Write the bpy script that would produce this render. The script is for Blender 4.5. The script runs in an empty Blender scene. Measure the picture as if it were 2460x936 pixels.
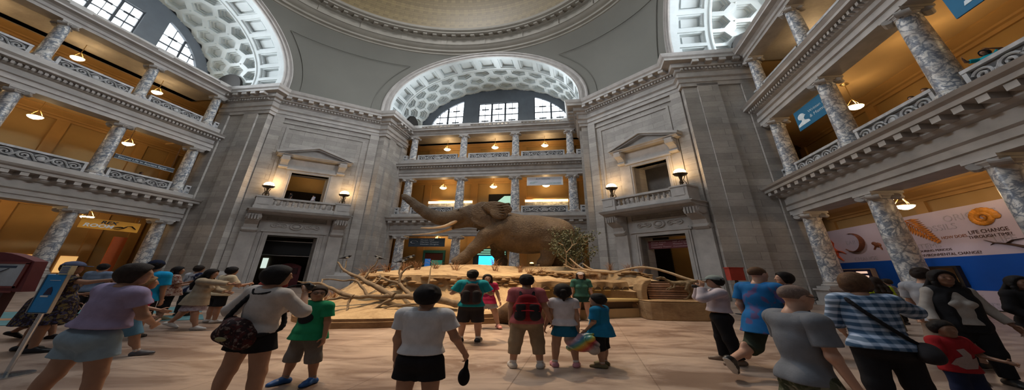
# Museum rotunda with an elephant display, built object by object (metres, Z up).
import bpy, math, random
import numpy as np
from mathutils import Vector, Matrix
SC = bpy.context.scene
COL = SC.collection
rnd = random.Random(7)
PI = math.pi
sin, cos = math.sin, math.cos

# ---- the hall is laid out on its own plan axes u (across) and v (towards the far gallery)
EYE = 1.62
CXW, CYW = -8.599, 14.9288
UX, UY, VX, VY = 1.7293, -0.1964, 0.2991, 1.0331
R = 17.158          # plan distance of the gallery columns from the centre
WA = 7.7            # half width of an arm between its jambs
FV = 13.5           # plan distance of the arch faces
S = 21.75           # u+v on the diagonal walls
BAY = 4.5

def W(u, v, z):
    return (CXW + u*UX + v*VX, CYW + u*UY + v*VY, z)

def fF(a, d, z): return (a, R+d, z)
def fR(a, d, z): return (R+d, -a, z)
def fL(a, d, z): return (-R-d, a, z)
Q = math.sqrt(.5)
def fDR(a, d, z): return (S/2+(d+a)*Q, S/2+(d-a)*Q, z)
def fDL(a, d, z): return (-S/2-(d-a)*Q, S/2+(d+a)*Q, z)
def fI(a, d, z): return (a, d, z)
GAL = {'front': fF, 'right': fR, 'left': fL}
DIAG = {'right': fDR, 'left': fDL}

# ---------------------------------------------------------------- materials
MATS = {}
def _nt(name):
    m = bpy.data.materials.new(name); m.use_nodes = True
    nt = m.node_tree
    return m, nt, nt.nodes['Principled BSDF']

def ramp(nt, fac, stops):
    r = nt.nodes.new('ShaderNodeValToRGB')
    e = r.color_ramp.elements
    while len(e) > len(stops): e.remove(e[-1])
    while len(e) < len(stops): e.new(.5)
    for k, (p, c) in enumerate(stops):
        e[k].position = p; e[k].color = (*c, 1)
    nt.links.new(fac, r.inputs[0]); return r.outputs[0]

def mixc(nt, fac, a, b, mode='MIX'):
    n = nt.nodes.new('ShaderNodeMix'); n.data_type = 'RGBA'; n.blend_type = mode
    for s, v in ((0, fac), (6, a), (7, b)):
        if hasattr(v, 'is_output') or isinstance(v, bpy.types.NodeSocket): nt.links.new(v, n.inputs[s])
        elif s == 0: n.inputs[0].default_value = v
        else: n.inputs[s].default_value = (*v, 1)
    return n.outputs[2]

def noise(nt, scale, detail=4, coord=None, rough=.55, dist=0.0):
    n = nt.nodes.new('ShaderNodeTexNoise')
    n.inputs['Scale'].default_value = scale; n.inputs['Detail'].default_value = detail
    n.inputs['Roughness'].default_value = rough; n.inputs['Distortion'].default_value = dist
    if coord is not None: nt.links.new(coord, n.inputs['Vector'])
    return n.outputs[0]

def coords(nt, kind='Object', scale=None):
    t = nt.nodes.new('ShaderNodeTexCoord'); o = t.outputs[kind]
    if scale:
        m = nt.nodes.new('ShaderNodeMapping'); m.inputs['Scale'].default_value = scale
        nt.links.new(o, m.inputs[0]); o = m.outputs[0]
    return o

def bump(nt, b, h, strength=.3, dist=.02):
    n = nt.nodes.new('ShaderNodeBump'); n.inputs['Strength'].default_value = strength
    n.inputs['Distance'].default_value = dist
    nt.links.new(h, n.inputs['Height']); nt.links.new(n.outputs[0], b.inputs['Normal'])

def mat(name, col, rough=.6, var=.12, scale=6, metal=0, bmp=.15, bdist=.01, spec=.5, kind='Object'):
    """a plain surface with a little procedural mottling and grain"""
    if name in MATS: return MATS[name]
    m, nt, b = _nt(name)
    c = coords(nt, kind)
    n = noise(nt, scale, 5, c)
    lo = tuple(max(0, x*(1-var)) for x in col); hi = tuple(min(1, x*(1+var)) for x in col)
    nt.links.new(ramp(nt, n, [(.3, lo), (.7, hi)]), b.inputs['Base Color'])
    b.inputs['Roughness'].default_value = rough; b.inputs['Metallic'].default_value = metal
    b.inputs['Specular IOR Level'].default_value = spec
    if bmp:
        bump(nt, b, noise(nt, scale*6, 3, c), bmp, bdist)
    MATS[name] = m; return m

def emat(name, col, strength):
    if name in MATS: return MATS[name]
    m, nt, b = _nt(name)
    b.inputs['Base Color'].default_value = (*col, 1)
    b.inputs['Emission Color'].default_value = (*col, 1)
    b.inputs['Emission Strength'].default_value = strength
    MATS[name] = m; return m

def stone(name, col, bw=1.5, bh=.62, mortar=.012, var=.16, dark=.55):
    m, nt, b = _nt(name)
    uv = coords(nt, 'UV')
    br = nt.nodes.new('ShaderNodeTexBrick')
    nt.links.new(uv, br.inputs['Vector'])
    br.inputs['Scale'].default_value = 1; br.inputs['Brick Width'].default_value = bw
    br.inputs['Row Height'].default_value = bh; br.inputs['Mortar Size'].default_value = mortar
    br.inputs['Mortar Smooth'].default_value = .3; br.inputs['Bias'].default_value = 0
    br.inputs['Color1'].default_value = (*[x*(1-var) for x in col], 1)
    br.inputs['Color2'].default_value = (*[min(1, x*(1+var)) for x in col], 1)
    br.inputs['Mortar'].default_value = (*[x*dark for x in col], 1)
    n = noise(nt, .8, 6, uv, .65)
    n2 = noise(nt, 7, 5, uv, .6)
    c = mixc(nt, .75, br.outputs[0], ramp(nt, n, [(.3, (.68, .67, .66)), (.7, (1.1, 1.09, 1.08))]), 'MULTIPLY')
    c = mixc(nt, .5, c, ramp(nt, n2, [(.3, (.82, .82, .82)), (.7, (1.08, 1.08, 1.08))]), 'MULTIPLY')
    nt.links.new(c, b.inputs['Base Color'])
    b.inputs['Roughness'].default_value = .62
    bump(nt, b, br.outputs['Fac'], -.35, .01)
    MATS[name] = m; return m

def marble(name, light, dark, scale=1.6, tan=None):
    m, nt, b = _nt(name)
    o = coords(nt, 'Object', (.7, 1, .8))
    w = noise(nt, scale*.7, 6, o, .6, 1.2)
    mp = nt.nodes.new('ShaderNodeVectorMath'); mp.operation = 'ADD'
    nt.links.new(o, mp.inputs[0]); nt.links.new(w, mp.inputs[1])
    v = nt.nodes.new('ShaderNodeTexVoronoi'); v.feature = 'DISTANCE_TO_EDGE'
    v.inputs['Scale'].default_value = scale*1.5
    nt.links.new(mp.outputs[0], v.inputs['Vector'])
    n = noise(nt, scale*2.6, 8, mp.outputs[0], .65, .8)
    c1 = ramp(nt, n, [(.36, dark), (.47, tuple((a+2*d)/3 for a, d in zip(light, dark))), (.53, light), (.8, tuple(x*1.15 for x in light))])
    edge = ramp(nt, v.outputs['Distance'], [(0, (1, 1, 1)), (.09, (0, 0, 0))])
    c = mixc(nt, edge, c1, tuple(x*.8 for x in dark))
    if tan:
        t = noise(nt, scale*.5, 3, o)
        c = mixc(nt, ramp(nt, t, [(.5, (0, 0, 0)), (.68, (.7, .7, .7))]), c, tan)
    nt.links.new(c, b.inputs['Base Color']); b.inputs['Roughness'].default_value = .33
    MATS[name] = m; return m

# ---------------------------------------------------------------- object bookkeeping
OFF = {}
def tag(o, label=None, cat=None, group=None, kind=None):
    if label: o['label'] = label
    if cat: o['category'] = cat
    if group: o['group'] = group
    if kind: o['kind'] = kind
    return o

def thing(name, loc, label, cat, group=None):
    o = bpy.data.objects.new(name, None); COL.objects.link(o)
    o.empty_display_size = .2; o.location = loc; OFF[o.name] = np.array(loc, float)
    return tag(o, label, cat, group)

def link(name, me, m, parent=None, off=None, kind=None, label=None):
    o = bpy.data.objects.new(name, me); COL.objects.link(o)
    if m is not None and not me.materials: me.materials.append(m)
    if parent is not None:
        o.parent = parent; OFF[o.name] = OFF[parent.name]
    else:
        o.location = off if off is not None else (0, 0, 0); OFF[o.name] = np.array(o.location)
    if kind: o['kind'] = kind
    if label: o['label'] = label
    return o

def dup(o, delta, parent=None):
    """copy a thing with its parts and sub-parts; meshes are shared"""
    c = o.copy(); COL.objects.link(c)
    if parent is None:
        c.location = Vector(o.location)+Vector(delta)
    else:
        c.parent = parent
    OFF[c.name] = OFF[o.name]+np.array(delta)
    for ch in list(o.children): dup(ch, delta, c)
    return c

class MB:
    """mesh collector; points are given in a frame and placed by that frame's plan"""
    def __init__(s, fr=fI, plan=True):
        s.v = []; s.f = []; s.fr = fr; s.plan = plan
    def add(s, pts, faces):
        n = len(s.v); s.v += [s.fr(*p) for p in pts]; s.f += [tuple(n+i for i in f) for f in faces]
    def box(s, a0, a1, d0, d1, z0, z1):
        s.add([(a, d, z) for z in (z0, z1) for d in (d0, d1) for a in (a0, a1)],
              [(0, 2, 3, 1), (4, 5, 7, 6), (0, 1, 5, 4), (2, 6, 7, 3), (0, 4, 6, 2), (1, 3, 7, 5)])
        return s
    def prism(s, poly, z0, z1):
        n = len(poly)
        s.add([(x, y, z0) for x, y in poly]+[(x, y, z1) for x, y in poly],
              [tuple(range(n))[::-1], tuple(range(n, 2*n))]+[(i, (i+1) % n, n+(i+1) % n, n+i) for i in range(n)])
        return s
    def slab(s, poly, d0, d1):           # poly in (a,z), thickness along d
        n = len(poly)
        s.add([(x, d0, y) for x, y in poly]+[(x, d1, y) for x, y in poly],
              [tuple(range(n)), tuple(range(n, 2*n))[::-1]]+[(i, (i+1) % n, n+(i+1) % n, n+i) for i in range(n)])
        return s
    def run(s, prof, a0, a1):            # closed (d,z) profile swept along a
        n = len(prof)
        s.add([(a0, d, z) for d, z in prof]+[(a1, d, z) for d, z in prof],
              [tuple(range(n)), tuple(range(n, 2*n))[::-1]]+[(i, (i+1) % n, n+(i+1) % n, n+i) for i in range(n)])
        return s
    def lathe(s, prof, c=(0, 0), n=20, cap=True):
        m = len(prof)
        s.add([(c[0]+r*cos(2*PI*k/n), c[1]+r*sin(2*PI*k/n), z) for r, z in prof for k in range(n)],
              [(j*n+k, j*n+(k+1) % n, (j+1)*n+(k+1) % n, (j+1)*n+k) for j in range(m-1) for k in range(n)]
              + ([tuple(range(n))[::-1], tuple((m-1)*n+k for k in range(n))] if cap else []))
        return s
    def tube(s, pts, rad, n=8, sq=1.0, caps=True):
        pts = [np.array(p, float) for p in pts]; N = len(pts)
        if not hasattr(rad, '__len__'): rad = [rad]*N
        vs = []; up = np.array((0, 0, 1.0)); prev = None
        for i, p in enumerate(pts):
            t = pts[min(i+1, N-1)]-pts[max(i-1, 0)]; t = t/(np.linalg.norm(t)+1e-9)
            if prev is None:
                x = np.cross(up, t)
                if np.linalg.norm(x) < .05: x = np.cross((1.0, 0, 0), t)
            else: x = prev-t*(prev@t)
            x = x/(np.linalg.norm(x)+1e-9); y = np.cross(t, x); prev = x
            for k in range(n):
                q = 2*PI*k/n; vs.append(tuple(p+rad[i]*(cos(q)*x+sin(q)*y*sq)))
        fs = [(i*n+k, i*n+(k+1) % n, (i+1)*n+(k+1) % n, (i+1)*n+k) for i in range(N-1) for k in range(n)]
        if caps: fs += [tuple(range(n))[::-1], tuple((N-1)*n+k for k in range(n))]
        s.add(vs, fs); return s
    def ball(s, c, r, nu=12, nv=8):
        if not hasattr(r, '__len__'): r = (r, r, r)
        prof = [(sin(PI*j/nv), -cos(PI*j/nv)) for j in range(nv+1)]
        s.add([(c[0]+r[0]*q*cos(2*PI*k/nu), c[1]+r[1]*q*sin(2*PI*k/nu), c[2]+r[2]*h) for q, h in prof for k in range(nu)],
              [(j*nu+k, j*nu+(k+1) % nu, (j+1)*nu+(k+1) % nu, (j+1)*nu+k) for j in range(nv) for k in range(nu)])
        return s
    def grid(s, fn, nu, nv, closed=False):
        nn = nu if closed else nu+1
        s.add([fn(i/nu, j/nv) for j in range(nv+1) for i in range(nn)],
              [(j*nn+i, j*nn+(i+1) % nn, (j+1)*nn+(i+1) % nn, (j+1)*nn+i) for j in range(nv) for i in range(nu)])
        return s
    def build(s, name, m, parent=None, kind=None, smooth=False, label=None, bevel=0, recalc=True):
        V = np.array(s.v, float)
        B = V.copy()
        if s.plan:
            V = np.stack([CXW+B[:, 0]*UX+B[:, 1]*VX, CYW+B[:, 0]*UY+B[:, 1]*VY, B[:, 2]], 1)
        off = np.zeros(3); loc = None
        if parent is not None: off = OFF[parent.name]
        elif kind != 'structure':
            off = np.array([(V[:, 0].min()+V[:, 0].max())/2, (V[:, 1].min()+V[:, 1].max())/2, V[:, 2].min()]); loc = off
        me = bpy.data.meshes.new(name)
        me.from_pydata([tuple(x) for x in V-off], [], s.f)
        uv = me.uv_layers.new(name='UVMap')
        co = np.empty(len(me.loops)*2)
        i = 0
        for f in s.f:
            P = B[list(f)]
            n = np.zeros(3)
            for k in range(len(f)):
                n += np.cross(P[k]-P[0], P[(k+1) % len(f)]-P[0])
            n /= np.linalg.norm(n)+1e-12
            if abs(n[2]) > .75: q = P[:, :2]
            else:
                h = np.hypot(n[0], n[1])+1e-9
                q = np.stack([P[:, 0]*-n[1]/h+P[:, 1]*n[0]/h, P[:, 2]], 1)
            co[i:i+2*len(f)] = q.ravel(); i += 2*len(f)
        uv.data.foreach_set('uv', co)
        import bmesh
        bm = bmesh.new(); bm.from_mesh(me)
        if smooth or recalc: bmesh.ops.remove_doubles(bm, verts=bm.verts, dist=1e-5) if smooth else None
        if recalc: bmesh.ops.recalc_face_normals(bm, faces=bm.faces)
        bm.to_mesh(me); bm.free()
        if smooth:
            me.polygons.foreach_set('use_smooth', [True]*len(me.polygons))
            me.set_sharp_from_angle(angle=math.radians(40))
        o = link(name, me, m, parent, loc, kind, label)
        if bevel:
            md = o.modifiers.new('edge', 'BEVEL'); md.width = bevel; md.segments = 2; md.limit_method = 'ANGLE'
        return o

def text(fr, s, a, d, z, size, m, name, parent, ext=.006, align='LEFT', sx=1.0, shear=0, rot=0, plan=True, bold=0):
    cu = bpy.data.curves.new(name, 'FONT'); cu.body = s; cu.size = size; cu.extrude = 0; cu.shear = shear
    cu.align_x = align; cu.offset = bold; cu.resolution_u = 3
    o = bpy.data.objects.new('tmp', cu); COL.objects.link(o)
    bpy.context.view_layer.update()
    me = bpy.data.meshes.new_from_object(o.evaluated_get(bpy.context.evaluated_depsgraph_get()))
    bpy.data.objects.remove(o); bpy.data.curves.remove(cu)
    mb = MB(fr, plan)
    P = [(a+sx*(v.co.x*cos(rot)-v.co.y*sin(rot)), d, z+v.co.x*sin(rot)+v.co.y*cos(rot)) for v in me.vertices]
    n = len(P)
    F = [tuple(p.vertices) for p in me.polygons]
    from collections import Counter
    ec = Counter()
    for f in F:
        for i in range(len(f)): ec[(f[i], f[(i+1) % len(f)])] += 1
    side = [(x, y, n+y, n+x) for (x, y) in ec if (y, x) not in ec]
    mb.add(P+[(x, y+ext, q) for x, y, q in P], F+[tuple(n+i for i in f)[::-1] for f in F]+side)
    bpy.data.meshes.remove(me)
    return mb.build(name, m, parent)

def offpath(path, p):
    """offset a plan polyline sideways by p with mitred corners (left of travel)"""
    out = []
    N = len(path)
    for i in range(N):
        ns = []
        for j in (i-1, i):
            if 0 <= j < N-1:
                dx, dy = path[j+1][0]-path[j][0], path[j+1][1]-path[j][1]; l = math.hypot(dx, dy)
                ns.append((-dy/l, dx/l))
        if len(ns) == 1: n = ns[0]
        else:
            mx, my = ns[0][0]+ns[1][0], ns[0][1]+ns[1][1]; k = 2/(mx*mx+my*my); n = (mx*k, my*k)
        out.append((path[i][0]+n[0]*p, path[i][1]+n[1]*p))
    return out
# ================================================================ materials of the hall
M_STONE = stone('limestone', (.385, .36, .33))
M_STONE2 = stone('limestone_smooth', (.40, .375, .345), 3.0, 3.0, .004, .05)
M_TRIM = mat('carved_limestone', (.40, .375, .35), .6, .16, 1.2, bmp=.2)
M_MARBLE = marble('veined_marble', (.68, .66, .62), (.16, .19, .24), 1.5, (.36, .27, .2))
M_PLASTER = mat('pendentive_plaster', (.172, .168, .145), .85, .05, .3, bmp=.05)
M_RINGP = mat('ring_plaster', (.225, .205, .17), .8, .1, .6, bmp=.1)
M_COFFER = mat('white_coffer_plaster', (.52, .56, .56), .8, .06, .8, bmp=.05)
M_OCHRE = mat('ochre_paint', (.38, .25, .10), .75, .1, .5, bmp=.05)
M_OCHRE2 = mat('ochre_cornice', (.42, .25, .09), .7, .1, .7, bmp=.05)
M_CEIL = mat('gallery_ceiling', (.50, .335, .15), .8, .08, .4, bmp=.03)
M_GFLOOR = mat('gallery_floor', (.30, .24, .18), .5, .1, .8)
M_FRAME = mat('window_stone', (.10, .115, .135), .6, .1, 1)
M_IRON = mat('dark_iron', (.03, .035, .045), .45, .2, 4)
M_BRONZE = mat('bronze', (.12, .085, .05), .35, .25, 8, metal=.8)
M_BRASS = mat('brass_chain', (.5, .36, .16), .35, .2, 8, metal=.7)
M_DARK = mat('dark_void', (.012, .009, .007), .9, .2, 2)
M_GLOW = emat('daylit_glass', (.86, .94, 1.0), 4)
M_BOWL = emat('lamp_bowl_glass', (1.0, .80, .50), 7)
M_FLAME = emat('torch_glass', (1.0, .72, .36), 9)
M_WHITE = mat('white_lettering', (.8, .8, .78), .6, .03)
M_BLACK = mat('black_lettering', (.012, .012, .014), .6, .1)

def dome_mat():
    m, nt, b = _nt('dome_tile')
    uv = coords(nt, 'UV')
    br = nt.nodes.new('ShaderNodeTexBrick'); nt.links.new(uv, br.inputs['Vector'])
    br.inputs['Scale'].default_value = 1; br.inputs['Brick Width'].default_value = .9; br.inputs['Row Height'].default_value = .3
    br.inputs['Mortar Size'].default_value = .012
    br.inputs['Color1'].default_value = (.20, .145, .07, 1); br.inputs['Color2'].default_value = (.145, .105, .05, 1)
    br.inputs['Mortar'].default_value = (.08, .06, .03, 1)
    n = noise(nt, .35, 6, uv, .65)
    c = mixc(nt, .8, br.outputs[0], ramp(nt, n, [(.32, (.62, .62, .55)), (.5, (.95, .95, .9)), (.68, (1.15, 1.2, .95))]), 'MULTIPLY')
    nt.links.new(c, b.inputs['Base Color']); b.inputs['Roughness'].default_value = .55
    MATS['dome_tile'] = m; return m
M_DOME = dome_mat()

def floor_mat():
    m, nt, b = _nt('floor_marble')
    uv = coords(nt, 'UV')
    br = nt.nodes.new('ShaderNodeTexBrick'); nt.links.new(uv, br.inputs['Vector'])
    br.inputs['Scale'].default_value = 1; br.inputs['Brick Width'].default_value = 1.3; br.inputs['Row Height'].default_value = 1.3
    br.inputs['Mortar Size'].default_value = .006; br.offset = 0.0
    br.inputs['Color1'].default_value = (.42, .335, .275, 1); br.inputs['Color2'].default_value = (.36, .285, .235, 1)
    br.inputs['Mortar'].default_value = (.26, .2, .16, 1)
    o = coords(nt, 'Object', (.55, 1.7, 1))
    n = noise(nt, .9, 8, o, .65, 1.0)
    n2 = noise(nt, .22, 5, coords(nt, 'Object', (.5, 1, 1)), .6, .6)
    c = mixc(nt, .9, br.outputs[0], ramp(nt, n, [(.40, (.55, .47, .43)), (.50, (.95, .93, .92)), (.60, (1.22, 1.2, 1.18))]), 'MULTIPLY')
    c = mixc(nt, .7, c, ramp(nt, n2, [(.42, (.70, .64, .62)), (.56, (1.12, 1.11, 1.09))]), 'MULTIPLY')
    nt.links.new(c, b.inputs['Base Color']); b.inputs['Roughness'].default_value = .34
    b.inputs['Specular IOR Level'].default_value = .4
    MATS['floor_marble'] = m; return m
M_FLOOR = floor_mat()

# ================================================================ floor
mb = MB()
mb.box(-40, 40, -22, 34, -.3, 0)
mb.build('floor', M_FLOOR, kind='structure')

# ================================================================ levels
Z1T, Z2B, Z2T, Z3B, Z3T = 6.62, 9.57, 14.94, 17.83, 21.90
GD = 4.4                                # depth of the galleries
ENT = {
 1: [(-.42, 6.62), (-.42, 6.95), (-.5, 6.97), (-.5, 7.3), (-.6, 7.38), (-.46, 7.44), (-.46, 8.05), (-.6, 8.1), (-.7, 8.22), (-.7, 8.5),
     (-1.15, 8.52), (-1.15, 8.72), (-1.28, 8.8), (-1.35, 8.95), (-.58, 9.0), (-.58, 9.57), (.45, 9.57), (.45, 6.62)],
 2: [(-.38, 14.94), (-.38, 15.28), (-.46, 15.32), (-.46, 15.68), (-.56, 15.74), (-.38, 15.8), (-.38, 16.3), (-.5, 16.36), (-.6, 16.5), (-.6, 16.62),
     (-.92, 16.66), (-.92, 16.84), (-1.04, 17.0), (-.46, 17.05), (-.46, 17.83), (.4, 17.83), (.4, 14.94)],
 3: [(-.34, 21.9), (-.34, 22.15), (-.42, 22.19), (-.42, 22.45), (-.55, 22.56), (-.8, 22.62), (-.8, 22.76), (-.92, 22.95), (-.3, 22.98), (.35, 22.98), (.35, 21.9)]}
ti = [0]
def trim(mb, m=M_TRIM, **k):
    ti[0] += 1
    return mb.build('trim_%d' % ti[0], m, kind='structure', **k)

SIDE_WORD = {'front': 'far', 'right': 'right', 'left': 'left'}
for side, fr in GAL.items():
    for lev in (1, 2, 3):
        mb = MB(fr).run(ENT[lev], -WA-.02, WA+.02)
        if lev == 1:
            k = -WA+.2
            while k < WA-.3:
                mb.box(k, k+.3, -1.1, -.68, 8.24, 8.5); k += .66
        if lev == 2:
            k = -WA+.1
            while k < WA-.1:
                mb.box(k, k+.13, -.72, -.55, 16.38, 16.6); k += .24
        trim(mb)
    # gallery floors, ceilings and back walls
    mb = MB(fr)
    for z0, z1 in ((9.0, 9.55), (17.1, 17.8)):
        mb.box(-WA, WA, .4, GD+.3, z0, z1)
    mb.build('floor_%s_gallery' % side, M_GFLOOR, kind='structure')
    mb = MB(fr)
    for z0, z1 in ((8.05, 8.2), (16.45, 16.6), (22.75, 22.95)):
        mb.box(-13.5, 13.5, .4, GD+.3, z0, z1)
    mb.build('ceiling_%s_gallery' % side, M_CEIL, kind='structure')
    mb = MB(fr)
    e0 = -13.6 if side == 'left' else -(R+GD+.3); e1 = 13.6 if side == 'right' else R+GD+.3
    mb.box(e0, e1, GD, GD+.3, 0, 23)
    if side == 'left': mb.box(-13.6, -13.3, -.5, GD, 0, 23)
    if side == 'right': mb.box(13.3, 13.6, -.5, GD, 0, 23)
    mb.build('wall_%s_gallery' % side, M_OCHRE, kind='structure')
    mb = MB(fr)                          # cornices inside under the ceilings
    for z in (8.05, 16.45, 22.75):
        mb.run([(GD, z-.75), (GD-.1, z-.75), (GD-.14, z-.55), (GD-.24, z-.5), (GD-.26, z-.38), (GD-.5, z-.2), (GD-.62, z-.12), (GD-.62, z), (GD, z)], -13.5, 13.5)
        mb.run([(.45, z-.3), (.58, z-.3), (.7, z-.15), (.7, z), (.45, z)], -WA, WA)
    for a in (-13.5+.01, -9, -6.75, -2.25, 2.25, 6.75, 9):
        for z0, z1 in ((0, 7.3), (9.55, 15.7), (17.8, 22.0)):
            mb.box(a-.32, a+.32, GD-.12, GD+.01, z0, z1)
    trim(mb, M_OCHRE2)

# solid corner rooms behind the diagonal walls: slabs, ceilings
for side, sg in (('right', 1), ('left', -1)):
    poly = [(WA, R+.3), (WA, R+GD), (R+GD, R+GD), (R+GD, WA), (R+.3, WA), (14.9, 8.9), (8.9, 14.9)]
    poly = [(sg*x, y) for x, y in poly]
    mb = MB()
    for z0, z1 in ((9.0, 9.5), (17.1, 17.7)): mb.prism(poly, z0, z1)
    mb.build('floor_%s_corner' % side, M_GFLOOR, kind='structure')
    mb = MB()
    for z0, z1 in ((7.9, 8.1), (16.3, 16.5)): mb.prism(poly, z0, z1)
    mb.build('ceiling_%s_corner' % side, M_CEIL, kind='structure')

# ================================================================ diagonal walls, jambs, arch piers
CEN = {'right': .80, 'left': -.35}       # where door and window stand along each diagonal wall
for side, fr in DIAG.items():
    c = CEN[side]; L = 3.72; T = 1.1
    mb = MB(fr)
    mb.box(-L, c-1.45, 0, T, 0, 9.4); mb.box(c+1.45, L, 0, T, 0, 9.4); mb.box(c-1.45, c+1.45, 0, T, 5.5, 9.4)
    mb.box(-L, c-1.2, 0, T, 9.4, 12.95); mb.box(c+1.2, L, 0, T, 9.4, 12.95)
    mb.box(-L, L, 0, T, 12.95, 20)
    # corner pilasters and their edges
    for a0, a1 in ((-L-.0, -3.05), (3.05, L)):
        mb.box(a0, a1, -.16, 0, 0, 20)
    mb.build('wall_front_%s' % side, M_STONE, kind='structure')
    sg = 1 if side == 'right' else -1
    mb = MB()
    def rot(u0, u1, v0, v1, z0, z1, mb=mb, sg=sg):
        mb.box(sg*u0, sg*u1, v0, v1, z0, z1)
    rot(WA, 8.25, FV, 14.6, 0, 20); rot(FV, 14.6, WA, 8.25, 0, 20)
    rot(WA, 8.9, 14.6, R+.5, 0, 24); rot(14.6, R+.5, WA, 8.9, 0, 24)
    # pilaster strips on the jambs beside the columns
    for q0, q1, th in ((14.25, 15.35, .14), (R-.62, R+.4, .14)):
        rot(WA-th, WA, q0, q1, 0, 20.2); rot(q0, q1, WA-th, WA, 0, 20.2)
    mb.build('wall_pier_%s' % side, M_STONE, kind='structure')
    # base moulding
    mb = MB(fr)
    bp = [(0, 0), (-.34, 0), (-.34, 1.35), (-.3, 1.42), (-.2, 1.62), (-.1, 1.7), (0, 1.72)]
    mb.run(bp, -L, c-2.5); mb.run(bp, c+2.5, L)
    mb.build('baseboard_%s' % side, M_TRIM, kind='structure')

# great cornice that runs round the piers
def sweep(mb, path, prof):
    rows = [offpath(path, p) for p, z in prof]
    n = len(prof); N = len(path)
    pts = [(*rows[k][i], prof[k][1]) for i in range(N) for k in range(n)]
    fs = [(i*n+k, i*n+(k+1) % n, (i+1)*n+(k+1) % n, (i+1)*n+k) for i in range(N-1) for k in range(n)]
    mb.add(pts, fs+[tuple(range(n)), tuple((N-1)*n+k for k in range(n))[::-1]])
COR = [(-.3, 19.9), (.14, 19.9), (.14, 20.3), (.22, 20.33), (.22, 20.75), (.36, 20.86), (.16, 20.92), (.16, 21.6), (.28, 21.66), (.28, 21.95),
       (.5, 22.02), (.5, 22.5), (.92, 22.54), (.92, 22.8), (1.02, 22.95), (1.1, 23.3), (.75, 23.5), (-.3, 23.6)]
for sg in (1, -1):
    path = [(WA, R+.3), (WA, FV), (8.25, FV), (FV, 8.25), (FV, WA), (R+.3, WA)]
    if sg < 0: path = [(-u, v) for u, v in path][::-1]
    path = path[::-1]
    COR2 = COR
    mb = MB(); sweep(mb, path, COR2)
    for seg in range(len(path)-1):
        (x0, y0), (x1, y1) = path[seg], path[seg+1]
        l = math.hypot(x1-x0, y1-y0); tx, ty = (x1-x0)/l, (y1-y0)/l; nx, ny = -ty, tx
        def blk(t0, t1, p0, p1, z0, z1):
            q = [(x0+tx*t+nx*p, y0+ty*t+ny*p) for t, p in ((t0, p0), (t1, p0), (t1, p1), (t0, p1))]
            mb.prism(q, z0, z1)
        if l > 1:
            k = .15 if l < 6 else .3
            while k < l-.3:
                blk(k, k+.34, .48, .9, 22.2, 22.5); k += .72
            k = .1
            while k < l-.1:
                blk(k, k+.12, .26, .44, 21.72, 21.93); k += .22
    trim(mb, M_TRIM)
# raised panel frames and string on the diagonal walls
for side, fr in DIAG.items():
    c = CEN[side]*.3
    mb = MB(fr)
    for a0, a1, z0, z1 in ((-2.75, 2.75, 18.62, 18.82), (-2.75, -2.58, 9.6, 18.62), (2.58, 2.75, 9.6, 18.62)):
        mb.box(a0, a1, -.07, 0, z0, z1)
    mb.box(-3.05, 3.05, -.09, 0, 19.25, 19.42)
    trim(mb, M_STONE2)

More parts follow.
